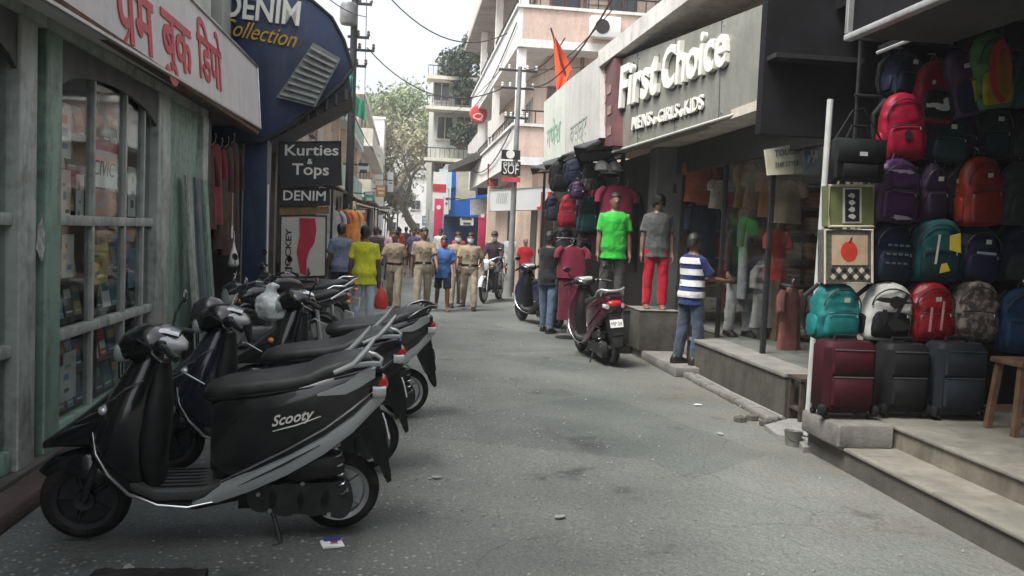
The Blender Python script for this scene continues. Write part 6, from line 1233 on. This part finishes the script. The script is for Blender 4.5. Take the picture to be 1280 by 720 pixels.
# goods hung under the right awning
RG = 'goods hung under the tarpaulin awning'
def hb(label, box, y, m1, m2): x0, y0, x1, y1 = box; c = YY((x0+x1)/2, (y0+y1)/2, y); s_ = y/F; t = backpack(label, c, (x1-x0)*s_, (y1-y0)*s_, .22, m1, m2); t['group'] = RG
hb('red backpack hanging under the tarpaulin awning', (700, 243, 724, 285), 14.2, bagmat((.40, .02, .03)), bagmat((.35, .02, .04)))
hb('dark teal backpack hanging beside the green T-shirt', (724, 245, 750, 292), 13.8, DTL, TEA)
hb('black backpack at the outer corner of the awning', (690, 200, 712, 240), 14.8, BLKB, BLKB)
hb('navy backpack under the front of the awning', (708, 198, 732, 232), 14.0, NVY, NVY)
hb('grey patterned backpack in the middle under the awning', (728, 205, 750, 240), 13.9, GRY, CAMO)
hb('black backpack lower down behind the black shirted man', (696, 282, 718, 318), 14.6, BLKB, GRY)
for k, (bx_, y, m1, m2, lab) in enumerate((((742, 222, 760, 250), 13.5, BLKB, RBG, 'black and red backpack above the green T-shirt'), ((684, 244, 700, 276), 15.2, NVY, GRY, 'navy backpack at the street corner of the awning'), ((716, 226, 732, 250), 13.6, PUR, DPUR, 'purple bag between the red and teal backpacks'), ((768, 262, 786, 300), 13.4, CRM, BLKB, 'crimson bag beside the green sleeve'), ((722, 288, 740, 318), 14.2, GRY, BLKB, 'charcoal bag below the dark teal backpack'), ((756, 196, 774, 222), 13.7, DTL, NVY, 'dark teal bag behind the hanging caps'), ((770, 380, 790, 412), 12.9, CRM, PUR, 'crimson bag low behind the maroon scooter'))): hb(lab, bx_, y, m1, m2)
for k, (px, py) in enumerate(((752, 208), (768, 209), (759, 212))):
    p = YY(px, py, 13.2); t = thing('cap', ('left pale cap hanging under the awning', 'right pale cap hanging under the awning', 'middle grey cap hanging under the awning')[k], 'cap', p, R(20*k), RG); cm_ = cloth((.42, .42, .40) if k < 2 else (.2, .2, .2))
    MB().loft([hring(z, 0, r, r*1.1, 2.1, 16) for z, r in ((-.06, .10), (0, .105), (.05, .085), (.085, .045), (.095, .01))]).build('crown', cm_, t, 60); MB().prism([(.10*math.cos(a), -.06-.12*math.sin(a)) for a in [math.pi*j/8 for j in range(9)]], (0, 0, -.055), (1, 0, 0), (0, 1, 0), .01).build('peak', cm_, t, 35)
for k, (px, py, y, wd, l, c_, lab) in enumerate(((716, 308, 13.7, .42, .5, (.16, .015, .035), 'maroon blouse hung on the stand beside the black shirted man'), (703, 300, 14.6, .4, .9, (.03, .03, .035), 'dark garment hung behind the black shirted man'), (772, 232, 13.2, .5, .7, (.2, .02, .05), 'crimson garment hanging behind the green T-shirt'), (784, 235, 13.4, .4, 1.3, (.025, .022, .025), 'black garment hanging beside the grey pillar'), (745, 232, 14.0, .45, .9, (.05, .02, .03), 'plum garment deep under the awning'))):
    p = YY(px, py, y); garment(lab, (p.x, y, p.z), wd, l, cloth(c_), 0, .25, RG, 50+k)
p = YY(715, 345, 13.7); garment('long maroon trousers hung below the maroon blouse', (p.x, 13.7, p.z+.02), .42, .72, cloth((.10, .014, .028)), 0, 0, RG, 66, flare=1.0)
p = YY(716, 344, 13.7); t = thing('clothes_stand', 'chrome stand holding the maroon blouse', 'stand', (p.x, 13.9, .012)); MB().tube([(0, 0, 0), (0, 0, 1.62)], .016, 8).build('pole', CHROME, t); MB().lathe([(.01, 0), (.2, 0), (.2, .015), (.03, .03)], (0, 0, 0), (0, 0, 1), 18).build('base', IRON, t); MB().tube([(-.25, 0, 1.6), (.25, 0, 1.6)], .012, 8).build('bar', CHROME, t)
for k, (px, py, c_) in enumerate(((788, 430, (.2, .02, .06)),)):
    pass
# inside the First Choice shop
IG = 'garments inside the First Choice shop'
for k, (px, py, y, wd, l, c_, lab) in enumerate(((893, 196, 12.4, .5, .7, (0.468, 0.180, 0.090), 'rust shirt hanging first inside the First Choice door'), (910, 200, 12.6, .5, .65, (0.540, 0.216, 0.090), 'orange brown shirt hanging second inside the door'), (928, 200, 12.4, .5, .65, (0.432, 0.144, 0.072), 'brick coloured shirt hanging third inside the door'), (950, 215, 11.2, .45, .55, (0.750, 0.540, 0.324), 'tan shirt hanging behind the shop glass'), (968, 222, 10.6, .42, .5, (0.612, 0.288, 0.144), 'amber shirt hanging behind the shop glass'), (972, 288, 10.2, .3, .6, (0.612, 0.054, 0.054), 'red shirt hanging low behind the shop glass'), (945, 262, 10.8, .4, 1.3, (0.162, 0.162, 0.162), 'long grey kurta beside the waistcoat mannequin'), (880, 250, 12.6, .5, 1.2, (0.072, 0.090, 0.144), 'dark blue kurta deep inside the door'), (860, 215, 12.7, .45, .9, (0.108, 0.126, 0.108), 'dark green shirt beside the pillar'), (990, 360, 9.6, .3, .75, (0.288, 0.108, 0.090), 'brown trousers hanging low beside the folded clothes'))):
    p = YY(px, py, y); garment(lab, (max(p.x, 4.15), y, p.z), wd, l, cloth(c_), 20, .25, IG, 80+k)

for k, (px, py, y, wd, l, c_, lab) in enumerate(((905, 285, 12.9, .5, .7, (.10, .14, .30), 'blue shirt on the lower rail inside the door'), (937, 205, 11.6, .4, .6, (.55, .35, .12), 'mustard shirt on the upper rail behind the glass'), (985, 225, 9.8, .4, .5, (.6, .5, .36), 'cream shirt hanging above the shelf unit'), (960, 330, 10.6, .4, .8, (.30, .28, .26), 'grey trousers hanging below the amber shirt'), (900, 225, 12.0, .3, .4, (.65, .62, .55), 'white shirt just inside the shop door'), (875, 200, 12.2, .45, .6, (.5, .16, .08), 'orange red shirt nearest the shop door'))):
    p = YY(px, py, y); garment(lab, (max(p.x, 4.15), y, p.z), wd, l, cloth(c_), 20, .25, IG, 120+k)
t = thing('shelf_unit', 'tall pale shelf unit at the back of the First Choice shop', 'shelf', (6.6, 12.8, .452)); part('back_panel', WHT, t, (4.4, 7.6, 13.03, 13.06, .46, 2.7))
for z in (.6, 1.0, 1.4, 1.8, 2.2, 2.6): part('shelf', mat('pale_shelf', (.5, .42, .32), .6), t, (4.4, 7.6, 12.72, 13.02, z, z+.025))
for j in range(5):
    for i in range(7): rg_ = random.Random(j*31+i); c_ = rg_.choice([(.55, .2, .1), (.6, .5, .3), (.25, .3, .45), (.6, .58, .5), (.4, .1, .12), (.2, .35, .25)]); x = 4.45+i*.44; o = MB().box(x, x+rg_.uniform(.28, .38), 12.74, 12.98, (.626, 1.026, 1.426, 1.826, 2.226)[j], (.626, 1.026, 1.426, 1.826, 2.226)[j]+rg_.uniform(.12, .3), .015).build('clothes_pile', cloth(c_), None, 40); tag(o, 'pile of clothes, %s along the %s shelf at the back of the shop' % (('first', 'second', 'third', 'fourth', 'fifth', 'sixth', 'seventh')[i], ('lowest', 'second', 'third', 'fourth', 'top')[j]), 'clothes', 'clothes piles on the back shelves')
t = thing('shelf_unit', 'brown shelf unit of folded clothes behind the shop glass', 'shelf', (5.0, 10.4, .452)); a, b = YY(980, 300, 10.4), YY(1030, 300, 10.4); WB = mat('shelf_wood', (.18, .11, .06), .6, 0, .25, 5)
part('side_panel', WB, t, (a.x-.03, a.x, 10.4, 10.8, .452, 2.4)); part('side_panel', WB, t, (b.x+.6, b.x+.63, 10.4, 10.8, .452, 2.4)); part('back_panel', WB, t, (a.x, b.x+.6, 10.78, 10.8, .452, 2.4))
fcol = [(.62, .52, .36), (.52, .22, .10), (.40, .38, .32), (.68, .60, .46), (.30, .18, .12), (.6, .36, .18)]
for j in range(6):
    z = .5+j*.32; part('shelf', WB, t, (a.x, b.x+.6, 10.4, 10.78, z, z+.02))
    for i in range(4):
        x = a.x+.03+i*.28; st = MB(); rg_ = random.Random(j*7+i)
        for k in range(4): st.box(x+rg_.uniform(0, .012), x+.24-rg_.uniform(0, .012), 10.42+rg_.uniform(0, .02), 10.74, z+.021+k*.052, z+.021+k*.052+.05, .012)
        o = st.build('folded_clothes', cloth(fcol[(i*2+j) % 6]), None, 50); tag(o, 'stack of folded clothes, %s from the left on the %s shelf' % (('first', 'second', 'third', 'fourth')[i], ('lowest', 'second', 'third', 'fourth', 'fifth', 'top')[j]), 'clothes', 'folded clothes on the shelf unit')
t, *_ = faceboard('poster', 'pale advertising poster at the top of the shop glass', (960, 219), (1004, 217), (1003, 178), (956, 187), 8.7, mat('sand_poster', (.66, .65, .50), .6), .03, 'poster'); faceT(t, 'TOUCH', (968, 196), (998, 192), 8.7, mat('grey_lettering', (.16, .17, .16), .6), .07); faceT(t, 'THE STYLE', (968, 209), (998, 206), 8.7, mat('grey_lettering', (.16, .17, .16), .6), .05)
t, *_ = faceboard('poster', 'dark blue poster with a pale crest at the top of the shop glass', (1006, 218), (1026, 216), (1026, 163), (1004, 172), 8.5, mat('blue_poster', (.14, .22, .36), .6), .03, 'poster')
for k in range(4): q = YY(1011+k*3, 200-(k % 2)*6, 8.49); part('crest', mat('pale_crest', (.6, .68, .78), .6), t, (q.x-.008, q.x+.012, 8.485, 8.497, q.z-.03, q.z+.05))
# ---------------------------------------------------------------- book shop display
BG = 'books shown in the book shop window'; rg = random.Random(42)
pal = [((.50, .46, .40), 'cream'), ((.05, .09, .16), 'navy'), ((.40, .05, .05), 'red'), ((.05, .14, .12), 'dark green'), ((.45, .28, .10), 'orange'), ((.06, .06, .07), 'black'), ((.14, .26, .34), 'blue'), ((.56, .55, .52), 'white'), ((.28, .22, .15), 'brown')]
pal = [(tuple(min(.8, v*1.5) for v in c_), n_) for c_, n_ in pal]; rowsN = ('lowest', 'second', 'third', 'fourth', 'fifth', 'sixth', 'seventh', 'top'); ordn = ('first', 'second', 'third', 'fourth', 'fifth', 'sixth', 'seventh', 'eighth', 'ninth', 'tenth', 'eleventh', 'twelfth')
t = thing('display_shelf', 'dark display shelves behind the book shop window', 'shelf', (-2.55, 7.2, .13))
zrow = [.22, .50, .90, 1.19, 1.68, 1.97, 2.24]
for z in zrow: part('shelf_board', DARKW, t, (-2.62, -2.36, 6.08, 8.28, z-.02, z-.003))
part('backing', mat('shelf_backing', (.20, .19, .175), .8), t, (-2.66, -2.63, 6.06, 8.29, .13, 2.6))
for y in (6.07, 7.2, 8.28): part('upright', DARKW, t, (-2.63, -2.36, y-.012, y+.012, .13, 2.6))
for j, z in enumerate(zrow):
    y = 6.11; i = 0
    while y < 8.1 and i < 12:
        wd = rg.uniform(.12, .22); h = rg.uniform(.20, .255)
        if not (7.15 < y+wd and y < 7.24):
            c_, nm = pal[rg.randrange(9)]; c2, _ = pal[rg.randrange(9)]
            o = thing('book', '%s covered book, %s from the left on the %s window shelf' % (nm, ordn[i], rowsN[j]), 'book', (-2.42, y+wd/2, z), 0, BG); o.rotation_euler = (0, R(-9), 0)
            MB().box(-.022, 0, -wd/2, wd/2, 0, h).build('cover', paint(c_), o, 0)
            k0 = rg.uniform(.3, .6); MB().box(.0006, .002, -wd*.40, wd*.40, h*k0, h*(k0+.3)).build('cover_picture', paint(c2), o, 0)
            MB().box(.0006, .002, -wd*.34, wd*.34, h*.12, h*.18).build('title_strip', paint(pal[(rg.randrange(2))*7][0]), o, 0); i += 1
        y += wd+rg.uniform(.015, .05)
p = XX(131, 212, -2.30); t = thing('notice_card', 'white card with handwritten black lettering in the book shop window', 'notice', p); MB().box(-.004, 0, -.30, .30, -.14, .14).build('card', WHITE, t, 0)
lettering('CIVIC', p+Vector((.001, -.25, -.05)), (0, 1, 0), (0, 0, 1), BLK, t, True, 'handwriting', w=.48, h=.12, ext=.002, shear=.2)
MB().box(-.004, -.001, -.30, .30, .141, .22).build('red_heading', RED, t, 0)
for k, (px, py) in enumerate(((75, 210), (92, 240))): pass
for k, (px, py, wd, h, c_, nm) in enumerate(((78, 165, .32, .34, (.60, .62, .58), 'pale map chart hanging top left in the book shop window'), (120, 165, .34, .26, (.34, .16, .12), 'brown picture chart hanging above the white card'), (82, 245, .18, .36, (.62, .60, .55), 'tall pale chart with black marks below the map chart'), (100, 250, .15, .36, (.55, .56, .52), 'second tall pale chart beside the first one'), (130, 255, .40, .22, (.30, .13, .10), 'red brown chart below the white card'), (165, 240, .22, .42, (.5, .52, .5), 'narrow pale chart near the right window jamb'), (85, 320, .22, .30, (.55, .55, .5), 'white exam paper chart just below the middle rail'), (125, 330, .36, .30, (.42, .36, .10), 'yellow pictorial chart below the middle rail'), (165, 335, .2, .34, (.10, .2, .35), 'blue chart below the middle rail at the right'), (85, 470, .3, .34, (.45, .47, .45), 'grey chart low behind the near scooter'), (75, 440, .12, .2, (.5, .05, .05), 'red booklet low beside the green post'))):
    p = XX(px, py, -2.31); t = thing('wall_chart', nm, 'chart', p, 0, 'charts hung in the book shop window'); MB().box(-.003, 0, -wd/2, wd/2, -h/2, h/2).build('sheet', paint(c_, .5), t, 0); rg_ = random.Random(k)
    for r_ in range(3): y0_ = rg_.uniform(-.4, 0)*wd; z0_ = (-.32+.25*r_)*h; MB().box(.0006, .002, y0_, y0_+wd*rg_.uniform(.2, .4), z0_, z0_+h*rg_.uniform(.06, .18)).build('figure', paint(rg_.choice([(.03, .03, .03), (.45, .08, .06), (.08, .2, .4), (.12, .3, .15)])), t, 0)
    MB().tube([(0, 0, h/2), (0, 0, h/2+.06)], .003, 5).build('string', IRON, t)
p = XX(52, 298, -2.20); t = thing('sticker', 'torn white sticker on the green post', 'sticker', p); MB().prism(blobpoly(0, 0, .07, .12, 14, .35, 4), (-.005, 0, 0), (0, 1, 0), (0, 0, 1), .003).build('paper', mat('worn_sticker', (.40, .43, .40), .7, 0, .4, 20), t, 0)
t = thing('display_shelf', 'dark shelves in the left-hand book shop window', 'shelf', (-2.55, 4.7, .13)); part('backing', mat('shelf_backing', (.20, .19, .175), .8), t, (-2.66, -2.63, 3.96, 5.42, .13, 2.6))
for z in (.5, .9, 1.3, 1.7, 2.1): part('shelf_board', DARKW, t, (-2.62, -2.36, 3.97, 5.41, z-.02, z-.003))
for k in range(4):
    z = (.5, .9, 1.3, 1.7)[k]; c_, nm = pal[(k*2+1) % 9]; o = thing('book', '%s covered book in the left-hand window, %s shelf up' % (nm, ordn[k]), 'book', (-2.42, 5.25, z), 0, BG); MB().box(-.022, 0, -.1, .1, 0, .25).build('cover', paint(c_), o, 0); MB().box(.0006, .002, -.08, .08, .1, .18).build('cover_picture', paint(pal[(k*3) % 9][0]), o, 0)
# ---------------------------------------------------------------- small things on the road
p = G(415, 684); t = thing('litter_packet', 'crumpled blue and white packet on the road behind the near scooter', 'litter', (p.x, p.y, .014), R(15)); q = MB(); rows = []
for i in range(6): rows.append([(-.055+.022*j, -.05+.02*i, .006+.012*abs(noise.noise(Vector((i*.9, j*.8, 2))))) for j in range(6)]+[(-.055+.022*j, -.05+.02*i, .0) for j in range(5, -1, -1)])
MB().loft(rows).build('wrapper', WHITE, t, 30); MB().box(-.04, .05, .02, .052, .017, .0215).build('blue_print', paint((.03, .06, .30)), t, 0); MB().box(-.01, .025, -.02, .0, .017, .0205).build('mark', paint((.3, .05, .1)), t, 0)
for k, (px, py) in enumerate(((872, 508), (928, 510), (900, 545), (545, 600), (700, 650), (160, 715))):
    p = G(px, py); o = thing('paper_scrap', ('white paper scrap near the kerb', 'white paper scrap touching the kerb', 'grey scrap beside the drain slab', 'pale scrap in the middle of the road', 'small pale scrap low on the right of the road', 'white scrap beside the front wheel')[k], 'litter', (p.x, p.y, .014), k); MB().prism(blobpoly(0, 0, .035, .022, 9, .4, k), (0, 0, .004), (1, 0, 0), (0, 1, 0), .006).build('paper', WHITE if k < 2 else mat('dull_paper', (.3, .3, .28), .8), o, 0)
for k, (px, py) in enumerate(((925, 528), (940, 526), (957, 533))):
    p = G(px, py); tag(MB().blob((p.x, p.y, .03), .07, .05, .04, 7, 4).build('stone', CONCD, None, 0), ('dark stone lying at the end of the kerb', 'middle dark stone by the kerb end', 'stone touching the broken slab')[k], 'stone')
# dark doormat edge at the bottom left
p = G(190, 722); t = thing('rubber_mat', 'dark crumpled rubber mat at the bottom left edge', 'mat', (p.x, p.y-.12, .012)); rows = []
for i in range(5): rows.append([(-.25+.05*j, -.12+.06*i, .03+.02*noise.noise(Vector((i*.7, j*.6, 5)))) for j in range(11)]+[(-.25+.05*j, -.12+.06*i, 0) for j in range(10, -1, -1)])
MB().loft(rows).build('sheet', RUBBER, t, 40)
# red carrier bag of the man in lime
p = G(473, 402); t = thing('carrier_bag', 'red carrier bag held by the man in the lime shirt', 'bag', (-.335, 14.56, .32)); MB().loft([hring(z, 0, hx, hy, 2.4, 14) for z, hx, hy in ((0, .08, .05), (.05, .11, .075), (.2, .10, .06), (.3, .06, .04), (.36, .02, .02))]).build('pouch', mat('red_polythene', (.60, .05, .03), .4, 0, .15, 8), t, 60); MB().tube([(0, 0, .34), (.02, 0, .42), (0, 0, .46)], .008, 6).build('loop', mat('red_polythene', (.60, .05, .03), .4), t)
# white polythene cover over the third scooter's handlebar
p = YY(343, 382, 7.5); t = thing('polythene_bag', 'white polythene bag tied over the third scooter handlebar', 'bag', p); q = MB().loft([hring(z, cx, hx, hy, 2.1, 16) for z, cx, hx, hy in ((-.13, .06, .10, .09), (-.09, .05, .17, .15), (0, .0, .17, .15), (.07, -.03, .11, .10), (.11, -.03, .04, .04), (.17, -.02, .06, .04), (.19, -.02, .02, .02))]); me = remesh(q, .014, 2); wrinkle(me, .02, 16); link('pouch', me, mat('white_polythene', (.62, .65, .63), .35, 0, .1, 10, .3, 30), t, 80)
# helmet hung on the second scooter
p = YY(262, 392, 6.0); t = thing('helmet', 'grey visored helmet resting on the second scooter handlebar', 'helmet', p); MB().loft([hring(z, 0, r, r*.85, 2.1, 18) for z, r in ((-.10, .09), (-.06, .115), (0, .125), (.06, .105), (.10, .06), (.115, .015))]).build('shell', glossy((.03, .032, .035)), t, 60); MB().loft([hring(z, .012, r, r*.8, 2.1, 18) for z, r in ((-.045, .119), (.0, .122), (.045, .108))], False).build('visor', CLEARL, t, 60)

# ================================================================ thin white volume added to stand in for lens glare down the street
hm = bpy.data.materials.new('glare_air'); hm.use_nodes = True; N = hm.node_tree.nodes; N.remove(N['Principled BSDF'])
pv = N.new('ShaderNodeVolumePrincipled'); pv.inputs['Color'].default_value = (.93, .95, .96, 1); pv.inputs['Density'].default_value = .0016; pv.inputs['Anisotropy'].default_value = .2
hm.node_tree.links.new(pv.outputs[0], N['Material Output'].inputs['Volume'])
tag(MB().box(-165, 165, -35, 325, -1.1, 19.0).build('glare_veil', hm, None, 0), kind='stuff')
bpy.data.scenes.remove(WORK)
